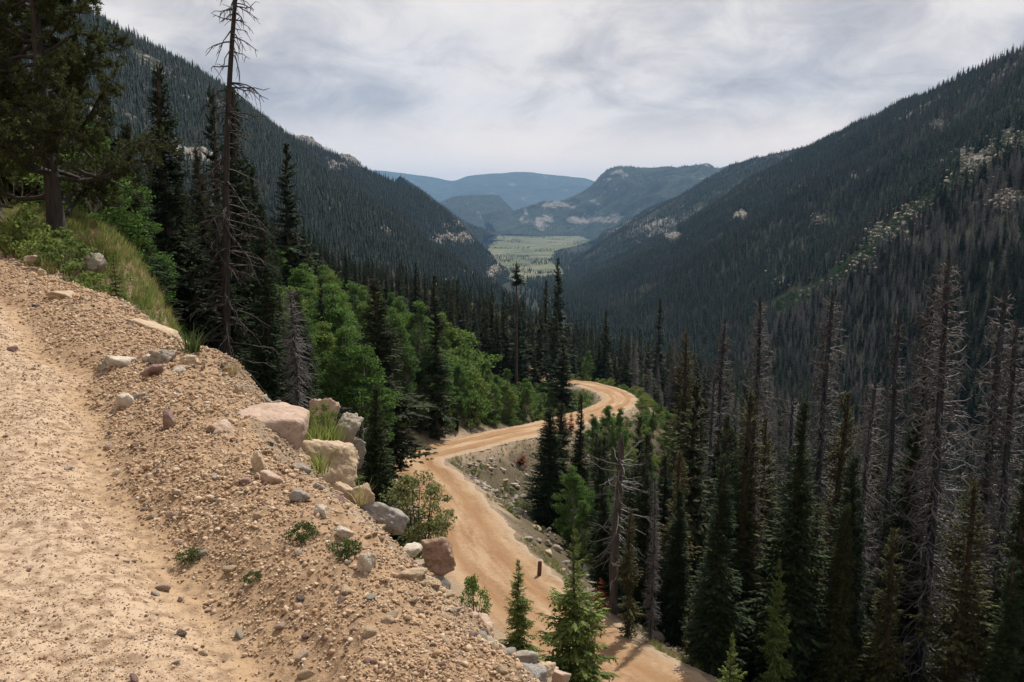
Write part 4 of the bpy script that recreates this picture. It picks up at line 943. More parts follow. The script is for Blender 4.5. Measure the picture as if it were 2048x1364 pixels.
H_('aspen_tree', ASP[1], 120, 300, 30, 'aspen behind the trunk of the big pine', 'aspen tree', w=1.3)
H_('aspen_tree', ASP[3], 20, 200, 34, 'aspen at the picture edge behind the big pine', 'aspen tree', w=1.5)
for u, vt, d, k, w, lab in ((150, 190, 33, 0, 1.4, 'dark spruce close behind the crooked limbs of the big pine'), (92, 90, 38, 1, 1.5, 'dark spruce hidden behind the trunk of the big pine'), (15, 40, 35, 2, 1.5, 'dark spruce at the picture edge behind the big pine'), (248, 250, 31, 3, 1.5, 'dark spruce right of the big pine above the knoll')):
    H_('spruce_tree', SPH[k], u, vt, d, lab, 'spruce tree', w=w)
for u, vt, d, k, w, lab in ((352, 345, 41, 1, 1.3, 'bushy spruce right of the dense tall spruce on the left'), (430, 420, 37, 2, 1.3, 'low dark spruce at the foot of the leaning dead tree'), (500, 335, 46, 0, 1.2, 'dark spruce just right of the leaning dead trunk'), (275, 430, 39, 3, 1.5, 'dark spruce above the little green spruce at the road edge')):
    H_('spruce_tree', SPH[k], u, vt, d, lab, 'spruce tree', w=w)
# spruces around the bend
H_('spruce_tree', SPH[1], 750, 560, 62, 'tall dark spruce standing before the aspens at the inside of the bend', 'spruce tree', w=1.6)
H_('spruce_tree', SPH[1], 752, 775, 25, 'dark spruce growing right behind the rocky road edge beside the willow', 'spruce tree', w=1.15)
H_('spruce_tree', SPM[0], 870, 550, 84, 'slender spruce among the aspens near the bend', 'spruce tree', w=0.9)
H_('spruce_tree', SPM[3], 640, 560, 64, 'thin dark spruce poking out of the aspens', 'spruce tree', w=0.7)
H_('spruce_tree', SPM[1], 1116, 517, 185, 'tallest spruce rising above the trees beyond the bend', 'spruce tree', w=1.0)
H_('spruce_tree', SPM[2], 1092, 560, 190, 'tall spruce just left of the tallest one', 'spruce tree', w=1.0)
H_('spruce_tree', SPM[0], 1213, 622, 178, 'dark spruce right of the aspens behind the far bend', 'spruce tree', w=1.05)
H_('pine_tree', SPM[1], 1126, 688, 118, 'bushy pine standing at the inner edge of the far bend', 'pine tree', w=1.9)
H_('spruce_tree', SPH[0], 1098, 818, 66, 'dark spruce on the bank hiding part of the lower road', 'spruce tree', w=2.0)
H_('spruce_tree', SPH[3], 1122, 808, 68, 'second spruce of the close pair on the bank below the lower road', 'spruce tree', w=1.6)
H_('spruce_tree', SPH[2], 1161, 790, 72, 'pointed spruce right of the close pair on the bank', 'spruce tree', w=0.9)
p = hit(1142, 868, 60); place('spruce_tree', SPR[0], p[0], p[1], p[2], pix2m0(p, 52), 0.8, 0.2, 'small rust red spruce between two green ones on the bank', 'spruce tree')
for u, vt, d, k, w, lab in ((1188, 822, 92, 1, 1.0, 'thin aspen in front of the far bend, left of three'), (1216, 800, 95, 3, 1.0, 'thin aspen in front of the far bend, middle of three'), (1240, 812, 97, 0, 1.0, 'thin aspen in front of the far bend, right of three')):
    H_('aspen_tree', ASP[k], u, vt, d, lab, 'aspen tree', w=w)
# small young spruces in front of the lower road
def foot_tree(parts, u, vtop, vbase, d, label, w):
    b_ = at(u, vbase, d); t_ = at(u, vtop, d); taken.append((b_[0], d))
    place('spruce_tree', parts, b_[0], d, min(b_[2], h1(b_[0], d)) - 0.05, t_[2] - b_[2] + 0.05, w, rng.random() * 6, label, 'spruce tree')
foot_tree(SPY[1], 1146, 1058, 1372, 12.0, 'larger of the two sunlit young spruces in front of the lower road', 0.86)
foot_tree(SPY[0], 1036, 1120, 1300, 11.5, 'smaller sunlit young spruce in front of the lower road', 0.92)
# right side, live
for (u, vt, d, parts, w, lab) in [
    (1464, 858, 36, SPH[0], 1.05, 'black-green spruce with a thick crown beside a pale dead tree'),
    (1372, 668, 90, SPG[0], 1.05, 'tall orange tinged spruce right of the far bend'),
    (1362, 905, 40, SPG[1], 1.0, 'faded spruce between the broken snag and the thick dark spruce'),
    (1690, 790, 44, SPG[0], 1.0, 'yellowing spruce with a pale bare trunk side'),
    (1944, 962, 30, SPG[1], 1.1, 'golden green spruce at the lower right below the great dead tree'),
    (1262, 1020, 33, SPG[1], 0.9, 'olive spruce right of the broken snag'),
    (1600, 930, 46, SPH[2], 1.1, 'spruce with green lit side in the middle of the right stand'),
    (1465, 1268, 22, SPY[2], 0.7, 'small blue-green spruce at the bottom of the picture'),
    (1640, 1010, 34, SPG[0], 0.95, 'tattered yellow-green spruce low in the right stand'),
    (1560, 1120, 30, SPY[0], 0.6, 'bright young spruce low in the right stand'),
    (1320, 600, 210, SPM[3], 1.0, 'far spruce right of the meadow end of the valley'),
    (1280, 660, 190, SPM[1], 0.9, 'spruce behind the far bend beside light green aspens'),
    (1840, 1040, 36, SPH[1], 1.0, 'dark spruce left of the golden green one at lower right'),
    (2030, 1120, 28, SPH[3], 1.1, 'spruce cut by the right picture edge')]:
    H_('spruce_tree', parts, u, vt, d, lab, 'spruce tree', w=w)
# right side, dead
for (u, vt, d, k, w, lab) in [
    (1908, 515, 35, 0, 1.05, 'great grey dead spruce, tallest of the right stand'),
    (1990, 570, 38, 1, 1.1, 'dead spruce right of the great grey one'),
    (1862, 560, 44, 2, 0.9, 'dead spruce close left of the great grey one'),
    (1788, 630, 40, 1, 0.9, 'leaning dead spruce with bent top in the right stand'),
    (1660, 590, 52, 2, 1.0, 'fine branched dead spruce left of the bent topped one'),
    (1520, 595, 62, 0, 1.0, 'tall pale dead spruce rising over the middle of the right stand'),
    (1455, 640, 66, 2, 0.9, 'dead spruce left of the tall pale one'),
    (1510, 830, 36, 0, 1.0, 'pale dead spruce beside the thick black-green one'),
    (1752, 760, 36, 2, 0.9, 'dead spruce with lit twigs in front of the bent topped one'),
    (1600, 700, 58, 3, 1.0, 'slim dead spruce in the middle of the right stand'),
    (2044, 640, 36, 0, 1.0, 'dead spruce cut by the right picture edge'),
    (1310, 960, 33, 2, 0.8, 'small pale dead spruce with drooping twigs right of the broken snag'),
    (1420, 760, 60, 1, 0.9, 'dead spruce behind the orange tinged spruce')]:
    H_('dead_spruce', DEAD[k], u, vt, d, lab, 'dead tree', w=w)
# broken snag with a splintered top
g = np.random.default_rng(640); a = Acc(); k = 18; t = np.linspace(0, 1, k)
P1 = np.stack([0.012 * np.sin(t * 5), 0.01 * np.sin(t * 4 + 1), -0.08 + 1.03 * t], 1)[None]
tubes(a, P1, (0.027 * (1 - 0.45 * t) * (1 + 0.08 * np.sin(t * 23)))[None], 12)
snag_t = a.mesh('snag_trunk', M_snag, True)
a = Acc(); an = np.linspace(0, 6.283, 9, endpoint=False)
for q in an:
    b0 = np.array([0.011 * math.cos(q) + P1[0, -1, 0], 0.011 * math.sin(q) + P1[0, -1, 1], 0.93]); hh = g.uniform(0.02, 0.10)
    tubes(a, np.stack([b0, b0 + [0, 0, hh * 0.6], b0 + [0.004, 0.0, hh]])[None], np.array([[0.006, 0.004, 0.001]]), 4)
snag_s = a.mesh('snag_splinters', M_snag)
snag_b = dead_tree(641, nbr=60, rad=0.20, base=0.3, top=0.9, topn=0.2, droop=0.7, curl=0.3, thick=1.6)[1][1]
H_('dead_snag', [('trunk', snag_t), ('splinter', snag_s), ('branches', snag_b)], 1238, 872, 37, 'thick broken snag with splintered top right of the lower road', 'dead tree')
# thin stem with a dark tuft, seen against the meadow
tf = spruce(650, nw=10, nb=6, rad=0.09, base=0.86, K=5)
H_('spruce_tree', tf, 1033, 528, 130, 'spindly stem with one dark tuft against the meadow', 'spruce tree', w=0.8)
# rust red shrubs
for u, v, s, lab in ((1045, 930, 1.9, 'rust red shrub on the rocky bank inside the bend'), (1200, 1225, 1.7, 'rust red little conifer at the lower road edge')):
    p = hit(u, v, 20); b_ = spruce(655 + u, nw=9, nb=8, rad=0.42, K=6, fine=1, mat=M_redfol, base=0.03, topn=0.6)
    place('spruce_tree' if u > 1100 else 'shrub', b_, p[0], p[1], p[2], s if u > 1100 else s * 0.75, 0.9 if u > 1100 else 1.5, 0.3, lab, 'spruce tree' if u > 1100 else 'shrub')

# ---- random members of the stands
def ok_spot(x, y, h, w_r, z):
    for (tx, ty) in taken:
        if (tx - x) ** 2 + (ty - y) ** 2 < (0.7 + 0.008 * y) ** 2: return False
    ub, vb = proj(x, y, z); ut, vt = proj(x, y, z + h)
    hw = w_r * h * F / y * 0.8
    hid = RVIS & (ROADP[:, 1] > y + 2) & (RU > min(ub, ut) - hw - 6) & (RU < max(ub, ut) + hw + 6) & (RV > vt - 4) & (RV < vb + 30)
    return not hid.any()
def vlim(u):
    return np.interp(u, [0, 150, 300, 430, 520, 560, 620, 700, 800, 900, 1000, 1080, 1150, 1250, 1400, 1500, 1700, 2048], [260, 300, 330, 330, 400, 395, 430, 480, 500, 520, 545, 560, 640, 640, 660, 680, 700, 700])
def stand(n, ur, dr, kinds, hr, w, name, cat, label, group, limit=vlim, need=None, roadgap=4.0, tries=30):
    made = 0; objs = []; U_ = rng.uniform(*ur, n * tries); D_ = dr[0] + (dr[1] - dr[0]) * rng.random(n * tries) ** 1.15
    X_ = (U_ - 1024) / F * D_ * 1.02; Z_, S_, DR_, SR_, _ = H(X_, D_, full=True, detail=False)
    for i in range(n * tries):
        if made >= n: break
        x, y, z = X_[i], D_[i], Z_[i]
        if S_[i] < 2.5 or DR_[i] < roadgap: continue
        if need is not None and not need(x, y, z, DR_[i], SR_[i]): continue
        h = rng.uniform(*hr) * (0.55 + 0.45 * rng.random())
        lim = limit(U_[i]) + rng.uniform(0, 120)
        zl = at(U_[i], lim, y)[2]
        if z + h > zl: h = zl - z
        if h < hr[0] * 0.45: continue
        if not ok_spot(x, y, h, 0.13 * w, z): continue
        taken.append((x, y)); made += 1
        kd_ = kinds[rng.integers(len(kinds))]
        ob = place(name, kd_, x, y, z - 0.1, h, w * rng.uniform(0.85, 1.2), rng.random() * 6.28, label, cat, group, (rng.normal(0, 0.02), rng.normal(0, 0.02)))
        if kd_ in SPG: ob['label'] = label.replace('living', 'yellowing').replace('dark', 'yellowing')
        objs.append((ob, U_[i], y, h))
    # tell members apart by size, by row and by the side of the stand they grow on
    if len(objs) > 5:
        q = np.array([o_[1:] for o_ in objs]); t1 = [np.quantile(q[:, k], (1 / 3, 2 / 3)) for k in range(3)]
        for o_, r_ in zip(objs, q):
            sz = ('short', 'middling', 'tall')[int(np.searchsorted(t1[2], r_[2]))]; row = ('front', 'middle', 'back')[int(np.searchsorted(t1[1], r_[1]))]; sd_ = ('left', 'central', 'right')[int(np.searchsorted(t1[0], r_[0]))]
            o_[0]['label'] = sz + ' ' + o_[0]['label'] + ', %s row, %s part' % (row, sd_)
    return made
right_side = lambda x, y, z, dr, sr: sr > 0
left_side = lambda x, y, z, dr, sr: sr < 0
cnt = {}
cnt['asp_l'] = stand(120, (545, 900), (54, 118), ASP, (9, 16), 1.2, 'aspen_tree', 'aspen tree', 'aspen in the grove left of the bend', 'aspens of the grove above the bend', need=left_side, roadgap=6,
                     limit=lambda u: np.interp(u, [545, 600, 700, 800, 900], [455, 465, 520, 545, 600]))
cnt['asp_m'] = stand(56, (860, 1110), (88, 150), ASP + [BUSH[2]], (5, 10), 1.4, 'aspen_tree', 'aspen tree', 'aspen between the grove and the far bend', 'small aspens above the far bend', need=left_side, roadgap=4.5,
                     limit=lambda u: np.interp(u, [860, 1000, 1110], [590, 660, 720]))
cnt['asp_f'] = stand(12, (1140, 1330), (165, 200), ASP, (9, 13), 1.2, 'aspen_tree', 'aspen tree', 'aspen among spruces behind the far bend', 'aspens behind the far bend', limit=lambda u: 670 + 0 * u)
cnt['asp_r'] = stand(40, (1110, 1380), (56, 125), ASP, (6, 10), 1.1, 'aspen_tree', 'aspen tree', 'aspen below the lower road near the spruce pair', 'aspens below the lower road', need=right_side, roadgap=4, limit=lambda u: np.interp(u, [1110, 1200, 1300, 1360], [900, 850, 800, 760]))
cnt['asp_r2'] = stand(14, (1480, 1800), (50, 80), ASP, (7, 10), 0.9, 'aspen_tree', 'aspen tree', 'aspen among conifers of the right stand', 'aspens in the right stand', need=right_side, limit=lambda u: 830 + 0 * u)
cnt['spr_front'] = stand(28, (700, 1110), (70, 160), SPM + SPY[:1], (2.5, 6), 1.5, 'spruce_tree', 'spruce tree', 'spruce at the slope foot along the bend', 'low spruces along the bend', need=left_side, roadgap=3.6, limit=lambda u: 640 + 0 * u)
cnt['spr_l'] = stand(46, (130, 640), (34, 110), SPH, (9, 17), 1.3, 'spruce_tree', 'spruce tree', 'dark spruce in the stand left of the aspen grove', 'spruces left of the aspen grove', need=left_side, limit=lambda u: np.interp(u, [130, 300, 420, 520, 560, 640], [300, 330, 340, 400, 440, 560]))
cnt['spr_lm'] = stand(46, (600, 1130), (120, 300), SPM, (14, 24), 0.95, 'spruce_tree', 'spruce tree', 'dark spruce in the belt behind the aspen grove', 'spruces behind the aspen grove', need=left_side, limit=lambda u: np.interp(u, [600, 700, 800, 900, 1000, 1130], [430, 490, 520, 535, 560, 590]))
cnt['spr_c'] = stand(20, (1130, 1420), (150, 330), SPM, (12, 22), 0.95, 'spruce_tree', 'spruce tree', 'dark spruce in the belt behind the far bend', 'spruces behind the far bend', limit=lambda u: 610 + 0 * u)
cnt['spr_r'] = stand(132, (1180, 2150), (30, 110), SPH + SPH + SPG + SPM[:2], (11, 20), 0.98, 'spruce_tree', 'spruce tree', 'living spruce in the stand right of the road', 'living spruces of the right stand', need=right_side, limit=lambda u: np.interp(u, [1180, 1300, 1400, 1500, 1700, 2048], [860, 820, 740, 700, 720, 740]))
cnt['dead_r'] = stand(46, (1380, 2150), (42, 170), DEAD, (12, 22), 0.95, 'dead_spruce', 'dead tree', 'bare dead spruce in the stand right of the road', 'dead spruces of the right stand', need=right_side, limit=lambda u: np.interp(u, [1300, 1400, 1500, 1700, 2048], [760, 700, 640, 620, 600]))
cnt['dead_l'] = stand(16, (560, 1130), (110, 260), DEAD, (12, 20), 0.9, 'dead_spruce', 'dead tree', 'bare dead spruce in the belt behind the aspens', 'dead spruces behind the aspen grove', need=left_side)
# the rest of the near forest that melts into one mass
def mass(n, ur, dr, hr, meshes, seed):
    g = np.random.default_rng(seed); U_ = g.uniform(*ur, n); D_ = np.sqrt(g.uniform(dr[0] ** 2, dr[1] ** 2, n))
    X_ = (U_ - 1024) / F * D_ * 1.02; Z_, S_, DR_, SR_, _ = H(X_, D_, full=True, detail=False); h = g.uniform(*hr, n) * g.uniform(0.55, 1, n)
    lim = np.interp(U_, [0, 300, 600, 700, 800, 900, 1000, 1130, 1200, 1400, 1700, 2048], [300, 330, 440, 500, 530, 545, 565, 600, 640, 650, 640, 620]) + g.uniform(0, 60, n)
    zl = -SP + (682 - lim) / F * CP; zl = zl / (CP + (682 - lim) / F * SP) * D_
    h = np.minimum(h, zl - Z_); k = (h > 4) & (S_ > 4) & (DR_ > 9)
    k &= ~((D_ < 135) & (U_ > 540) & (U_ < 1400)) & ~((D_ < 120) & (U_ < 1400))
    return np.stack([X_, D_, Z_ - 0.2], 1)[k], h[k]
P, S = mass(7000, (-150, 2250), (70, 400), (10, 22), None, 1)
scatter('forest', 'closed evergreen forest between the near trees and the mountainsides', P, np.stack([S, S, S], 1), rng.random(len(S)) * 6.28, [m_[1][1] for m_ in SPM] , rng.normal(0, 0.02, (len(S), 2)), 'forest')
P, S = mass(2600, (1250, 2250), (110, 400), (10, 21), None, 2)
scatter('dead_forest', 'massed bare grey trees in the valley right of the road', P, S, rng.random(len(S)) * 6.28, [m_[1][1] for m_ in DEAD], rng.normal(0, 0.03, (len(S), 2)), 'dead forest')
print('stands', cnt)

# ------------------------------------------------------------------ stones and plants of the upper road edge
def pix2m(p, px): return px * p[1] / F
def stone(u, v, wpx, hpx, kind, label, dims=None, sub=4, seed=None, d=None, rot=None, sink=0.25, tilt=(0, 0), planes=14, jag=0.13, depth=0.8, name='rock', sharp=26, smooth=False):
    """rock centred on photo pixel (u, v) and bedded in the ground there"""
    if d is None: p = hit(u, v + hpx * 0.32)
    else: p = at(u, v + hpx * 0.32, d)
    w, h = pix2m(p, wpx), pix2m(p, hpx)
    me = rock_mesh(seed if seed is not None else int(u * 7 + v), M_rock[kind], (w, w * depth, h), sub, planes, jag, sharp, smooth=smooth)
    o = link(name, me)
    if d is None:
        x, y = p[0] * (1 + w * 0.25 / p[1]), p[1] + w * 0.25; c = np.array([x, y, min(p[2], h1(x, y)) + h * 0.22])
    else: c = at(u, v, p[1] + w * depth * 0.2)
    o.location = c; o.rotation_euler = (tilt[0], tilt[1], rng.uniform(-0.4, 0.4) if rot is None else rot)
    return tag(o, label, 'rock')
stone(548, 874, 190, 255, 'pink', 'big smooth pink granite boulder at the brink of the upper road', planes=10, jag=0.06, d=6.2, tilt=(0.1, 0.75), seed=11, sharp=22, depth=1.1, smooth=True)
stone(660, 922, 185, 140, 'tan', 'tan layered boulder jutting out beside the pink granite boulder', planes=11, d=6.9, tilt=(0, 0.3), seed=12)
stone(725, 992, 62, 62, 'tan', 'rounded tan rock perched under the layered boulder', d=6.0, seed=13, sub=3)
stone(682, 985, 50, 44, 'tan', 'small tan rock wedged beneath the layered boulder', d=5.9, seed=14, sub=3)
stone(770, 1035, 130, 60, 'blue', 'blue-grey slab sloping down behind the road edge', d=6.0, tilt=(0, 0.62), seed=15, planes=9)
stone(874, 1108, 95, 88, 'red', 'dark red granite block overhanging the lower road', d=4.9, tilt=(0, 0.25), seed=16)
stone(835, 1152, 130, 80, 'grey', 'brown overhanging ledge of cemented rubble below the red block', d=4.85, tilt=(0, -0.1), seed=17, jag=0.12)
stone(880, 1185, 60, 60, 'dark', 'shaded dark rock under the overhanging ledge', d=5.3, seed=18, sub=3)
stone(335, 712, 72, 42, 'grey', 'rounded grey rock beside the grass tuft on the berm', seed=19, planes=10, sub=4, tilt=(0, -0.1))
stone(383, 722, 46, 30, 'tan', 'rounded banded rock right of the grey rock on the berm', seed=20, sub=3)
stone(236, 725, 66, 32, 'white', 'pale flat slab tilted on the gravel berm', seed=21, tilt=(0.2, 0.25), sub=3, planes=9)
stone(206, 735, 28, 28, 'grey', 'small grey stone at the end of the pale flat slab', seed=22, sub=3)
stone(308, 742, 60, 30, 'purple', 'purple flat rock leaning under the rounded grey rock', seed=23, sub=3, tilt=(0, -0.5))
stone(300, 718, 32, 20, 'white', 'small white rock left of the rounded grey rock', seed=24, sub=3)
stone(357, 742, 32, 18, 'white', 'flat white chip below the rounded grey rock', seed=25, sub=3, tilt=(0.3, 0))
stone(340, 840, 34, 52, 'purple', 'upright purple pointed stone standing in the gravel', seed=26, sub=3, planes=8, sharp=24)
stone(250, 803, 46, 38, 'white', 'chalky white broken rock on the berm', seed=27, sub=3)
stone(280, 792, 36, 14, 'grey', 'thin grey splinter of rock beside the chalky rock', seed=28, sub=3, tilt=(0, -0.3))
stone(126, 592, 66, 22, 'tan', 'long flat tan stone half buried in the upper road', seed=29, sub=3, planes=9)
stone(318, 668, 120, 46, 'tan', 'pale tan bedrock hump on the crest of the berm', d=9.5, seed=30, tilt=(0, 0.45), planes=9)
stone(24, 698, 22, 18, 'purple', 'small dark red stone lying in the road', seed=31, sub=3)
stone(72, 612, 18, 12, 'dark', 'black stone lying in the road near the flat tan stone', seed=32, sub=3)
stone(446, 855, 78, 34, 'pink', 'pale pink flat rock flush with the berm', seed=33, sub=3, tilt=(0.2, 0.35))
stone(735, 1128, 44, 58, 'white', 'bright white quartz rock beside dark weeds', seed=34, sub=3, planes=9, tilt=(0, 0.25))
stone(688, 1068, 52, 26, 'white', 'bright white wedge of quartz stuck in the bank', seed=35, sub=3, tilt=(0, 0.5))
stone(643, 1022, 30, 40, 'white', 'white upright quartz chip in the bank', seed=36, sub=3, tilt=(0, -0.3))
stone(600, 992, 50, 34, 'blue', 'grey flat rock in the bank left of the white chip', seed=37, sub=3, tilt=(0, 0.3))
stone(545, 960, 60, 30, 'pink', 'pinkish flat rock in the bank below the big boulder', seed=38, sub=3, tilt=(0, 0.4))
stone(515, 925, 36, 56, 'tan', 'ribbed tan rock in the bank against the big boulder', seed=39, sub=3)
stone(490, 962, 30, 22, 'purple', 'small purple rock in the bank', seed=40, sub=3)
stone(825, 1098, 56, 26, 'white', 'pale stone lying on top of the overhanging ledge', d=4.7, seed=41, sub=3)
stone(820, 1268, 60, 34, 'grey', 'grey stone below the overhanging ledge', d=4.0, seed=42, sub=3)
stone(893, 1218, 40, 36, 'tan', 'tan stone above the salmon coloured rock', d=4.6, seed=43, sub=3)
stone(928, 1225, 56, 42, 'pink', 'salmon coloured rock at the slope edge', d=4.6, seed=44, sub=3)
stone(955, 1280, 110, 110, 'pink', 'speckled pinkish slab below the salmon coloured rock', d=4.4, seed=45, tilt=(0, 0.7), planes=9)
stone(960, 1300, 170, 70, 'tan', 'long whitish tan slab along the slope edge', d=3.55, seed=46, tilt=(0.1, 0.68), planes=9)
stone(1044, 1318, 76, 44, 'grey', 'olive grey rock below the smaller young spruce', d=4.9, seed=47, sub=3)
stone(1062, 1352, 100, 60, 'blue', 'white and grey veined boulder at the bottom edge', d=4.1, seed=48, tilt=(0, 0.4))
stone(1095, 1340, 38, 38, 'tan', 'round brown banded stone at the bottom edge', d=4.7, seed=49, sub=3)
stone(1122, 1356, 44, 40, 'pink', 'pinkish grey stone right of the round banded stone', d=4.9, seed=50, sub=3)
stone(1090, 1340, 60, 20, 'tan', 'brown stone behind the veined boulder', d=5.2, seed=51, sub=3)
stone(62, 517, 30, 18, 'white', 'pale stone in front of the plants at the road end', d=15, seed=52, sub=3)
stone(84, 545, 20, 16, 'tan', 'small tan stone at the foot of the plants at the road end', d=13.6, seed=53, sub=3)
stone(12, 465, 20, 14, 'pink', 'round pink stone beside the fallen trunk', d=20, seed=54, sub=3)
stone(132, 432, 34, 26, 'tan', 'weathered stone on top of the grassy knoll', d=21.5, seed=55, sub=3)
stone(92, 446, 44, 30, 'pink', 'pale pink rocks behind the knoll plants', d=22.5, seed=56, sub=3)
stone(190, 525, 50, 46, 'grey', 'dark grey rock face at the side of the grassy knoll', d=19.0, seed=57, sub=3)
stone(640, 830, 70, 90, 'pink', 'layered pale cliff rock left of the small bush below the brink', d=22, seed=58, planes=9, tilt=(0, 0.35))
stone(690, 868, 60, 90, 'grey', 'stepped grey cliff rock beside the layered one', d=23, seed=59, planes=8, tilt=(0, 0.25))
stone(712, 900, 50, 80, 'blue', 'square grey cliff block above the lower road', d=24, seed=60, planes=7, sharp=26)

# angular rocks of the crumbling outer edge
ER = [rock_mesh(760 + i, M_rock[('tan', 'grey', 'tan', 'grey', 'purple', 'tan')[i]], (1, (0.7, 0.85, 0.6, 0.8, 0.7, 0.55)[i], (0.5, 0.75, 0.4, 0.6, 0.7, 0.35)[i]), 3, 16, 0.10, 44, smooth=False) for i in range(6)]
ec = ('tan', 'grey', 'thin tan', 'dull grey', 'dark purplish', 'flat tan'); made = 0
N_ = 900; k_ = rng.integers(18, 52, N_); off = rng.uniform(-0.25, 1.3, N_); ed_t = np.gradient(EDGE[:, :2], axis=0); ed_t /= np.linalg.norm(ed_t, axis=1)[:, None]
k_ = np.minimum(k_, len(EDGE) - 1)
xs = EDGE[k_, 0] + ed_t[k_, 1] * off + rng.normal(0, 0.15, N_); ys = EDGE[k_, 1] - ed_t[k_, 0] * off + rng.normal(0, 0.15, N_); zs_, ss_, _, _, _ = H(xs, ys, full=True)
for i in range(N_):
    if made >= 70: break
    u, v = proj(xs[i], ys[i], zs_[i])
    if ss_[i] < -0.05 or not (380 < u < 1150 and 760 < v < 1380): continue
    s = rng.uniform(0.07, 0.24) * (0.6 + 0.08 * ys[i]); q = rng.integers(6); o = link('rock', ER[q]); o.location = (xs[i], ys[i], zs_[i] - 0.16 * s); o.scale = (s * 1.2, s, s * rng.uniform(0.6, 1.0)); o.rotation_euler = (rng.normal(0, 0.5), rng.normal(0, 0.5), rng.random() * 6.28)
    tag(o, '%s angular %s rock in the crumbling edge %s' % ('larger' if s > 0.16 else 'small', ec[q], 'near the pink boulder' if v < 960 else 'near the red granite block' if v < 1180 else 'at the bottom of the picture'), 'rock', 'angular rocks of the crumbling edge'); made += 1
# loose stones one can pick out on the upper road and its berm
SM = {k: [rock_mesh(700 + 10 * q + j, M_rock[k], (1, g_, 0.65), 2, 10, 0.06, smooth=False) for j, g_ in enumerate((0.7, 0.85, 0.6))] for q, k in enumerate(('tan', 'grey', 'purple', 'pink', 'white', 'dark'))}
names_k = {'tan': 'tan', 'grey': 'grey', 'purple': 'dark purplish', 'pink': 'pinkish', 'white': 'whitish', 'dark': 'blackish'}
kk_ = ['tan'] * 8 + ['grey'] * 3 + ['purple'] * 2 + ['pink'] * 3 + ['white'] * 1 + ['dark'] * 1
made = 0
N_ = 2600; r_ = np.exp(rng.uniform(math.log(2.4), math.log(13), N_)); a_ = rng.uniform(R(-34), R(6), N_); xs, ys = r_ * np.sin(a_), r_ * np.cos(a_)
zs_, ss_, _, _, _ = H(xs, ys, full=True)
for i in range(N_):
    if made >= 190: break
    if ss_[i] > 1.1 or ss_[i] < -5 or rng.random() > (0.05 if ss_[i] < -1.0 else 0.9): continue
    k = kk_[rng.integers(len(kk_))]; s = rng.uniform(0.026, 0.052) * (1 + 0.05 * r_[i]) * (1.0 if ss_[i] < -1.2 else 1.25)
    o = link('stone', SM[k][rng.integers(3)]); o.location = (xs[i], ys[i], zs_[i] + 0.10 * s); o.scale = (s, s * rng.uniform(0.7, 1.1), s * rng.uniform(0.6, 1.1)); o.rotation_euler = (rng.normal(0, 0.4), rng.normal(0, 0.4), rng.random() * 6.28)
    where = 'on the upper road' if ss_[i] < -1.3 else 'in the gravel berm'
    pv_ = proj(xs[i], ys[i], zs_[i])[1]
    zone = 'around the rounded grey rock' if pv_ < 790 else 'left of the big boulders' if pv_ < 1010 else 'above the bottom picture edge' if pv_ < 1190 else 'at the bottom picture edge'
    tag(o, 'small loose %s stone %s, %s' % (names_k[k], where, zone), 'stone', 'loose %s stones %s' % (names_k[k], where)); made += 1

# gravel: every smaller pebble
PEB = [rock_mesh(800 + i, M_peb, (1, (0.75, 0.9, 0.6, 0.8, 0.7)[i], (0.6, 0.7, 0.45, 0.55, 0.8)[i]), 1, 8, 0.10, smooth=False) for i in range(5)]
N_ = 240000
r_ = np.exp(rng.uniform(math.log(1.9), math.log(24), N_)); a_ = rng.uniform(R(-37), R(12), N_); xs, ys = r_ * np.sin(a_), r_ * np.cos(a_)
zs_, ss_, _, _, _ = H(xs, ys, full=True)
onr = ss_ < -rut(r_); dens = (1 - 0.75 * np.exp(-((ss_ + rut(r_)) / 0.13) ** 2)) * np.where(onr, 0.8, 1.0) * (1 - sstep(2.5, 4.0, ss_)) * np.where(ss_ < -6, 0.3, 1)
dens *= np.clip(0.75 + 0.8 * fbm(xs * 1.1, ys * 1.1, 3, 909), 0.15, 1)
kp = rng.random(N_) < dens
xs, ys, zs_, ss_, r_, onr = xs[kp], ys[kp], zs_[kp], ss_[kp], r_[kp], onr[kp]; n = len(xs)
s = (0.0048 + 0.0021 * r_) * np.exp(rng.normal(0, 0.42, n)) * np.where(onr, 0.55, 1.0)
s = np.minimum(s, 0.075)
scatter('gravel', 'sandy gravel of small tan pebbles covering the upper road and its berm', np.stack([xs, ys, zs_ + 0.12 * s], 1), np.stack([s, s * rng.uniform(0.7, 1.1, n), s * rng.uniform(0.6, 1.1, n)], 1), rng.random(n) * 6.28, PEB, rng.normal(0, 0.5, (n, 2)), 'gravel')

# rubble on the bank of the lower road
RUB = [rock_mesh(830 + i, M_rub, (1, (0.7, 0.9, 0.6, 0.8)[i], (0.5, 0.6, 0.4, 0.7)[i]), 1, 8, 0.08, smooth=False) for i in range(4)]
N_ = 22000; k_ = rng.integers(0, len(RP) - 1, N_); off = np.where(rng.random(N_) < 0.8, 1, -1) * (RW + 0.2 + rng.exponential(2.6, N_))
xs = RP[k_, 0] + nrm[k_, 0] * off; ys = RP[k_, 1] + nrm[k_, 1] * off
zs_, ss_, dr_, sr_, _ = H(xs, ys, full=True)
kp = (dr_ > RW - 0.35) & (dr_ < 9) & (ys > 22) & (ys < 125) & (fbm(xs / 3, ys / 3, 3, 33) + 0.18 * (sr_ > 0) > rng.uniform(-0.1, 0.5, N_))
xs, ys, zs_, dr_ = xs[kp], ys[kp], zs_[kp], dr_[kp]; n = len(xs)
s = np.exp(rng.normal(math.log(0.15), 0.65, n)) * np.clip((dr_ - RW) / 1.8, 0.22, 1.2); s = np.minimum(s, 0.8)
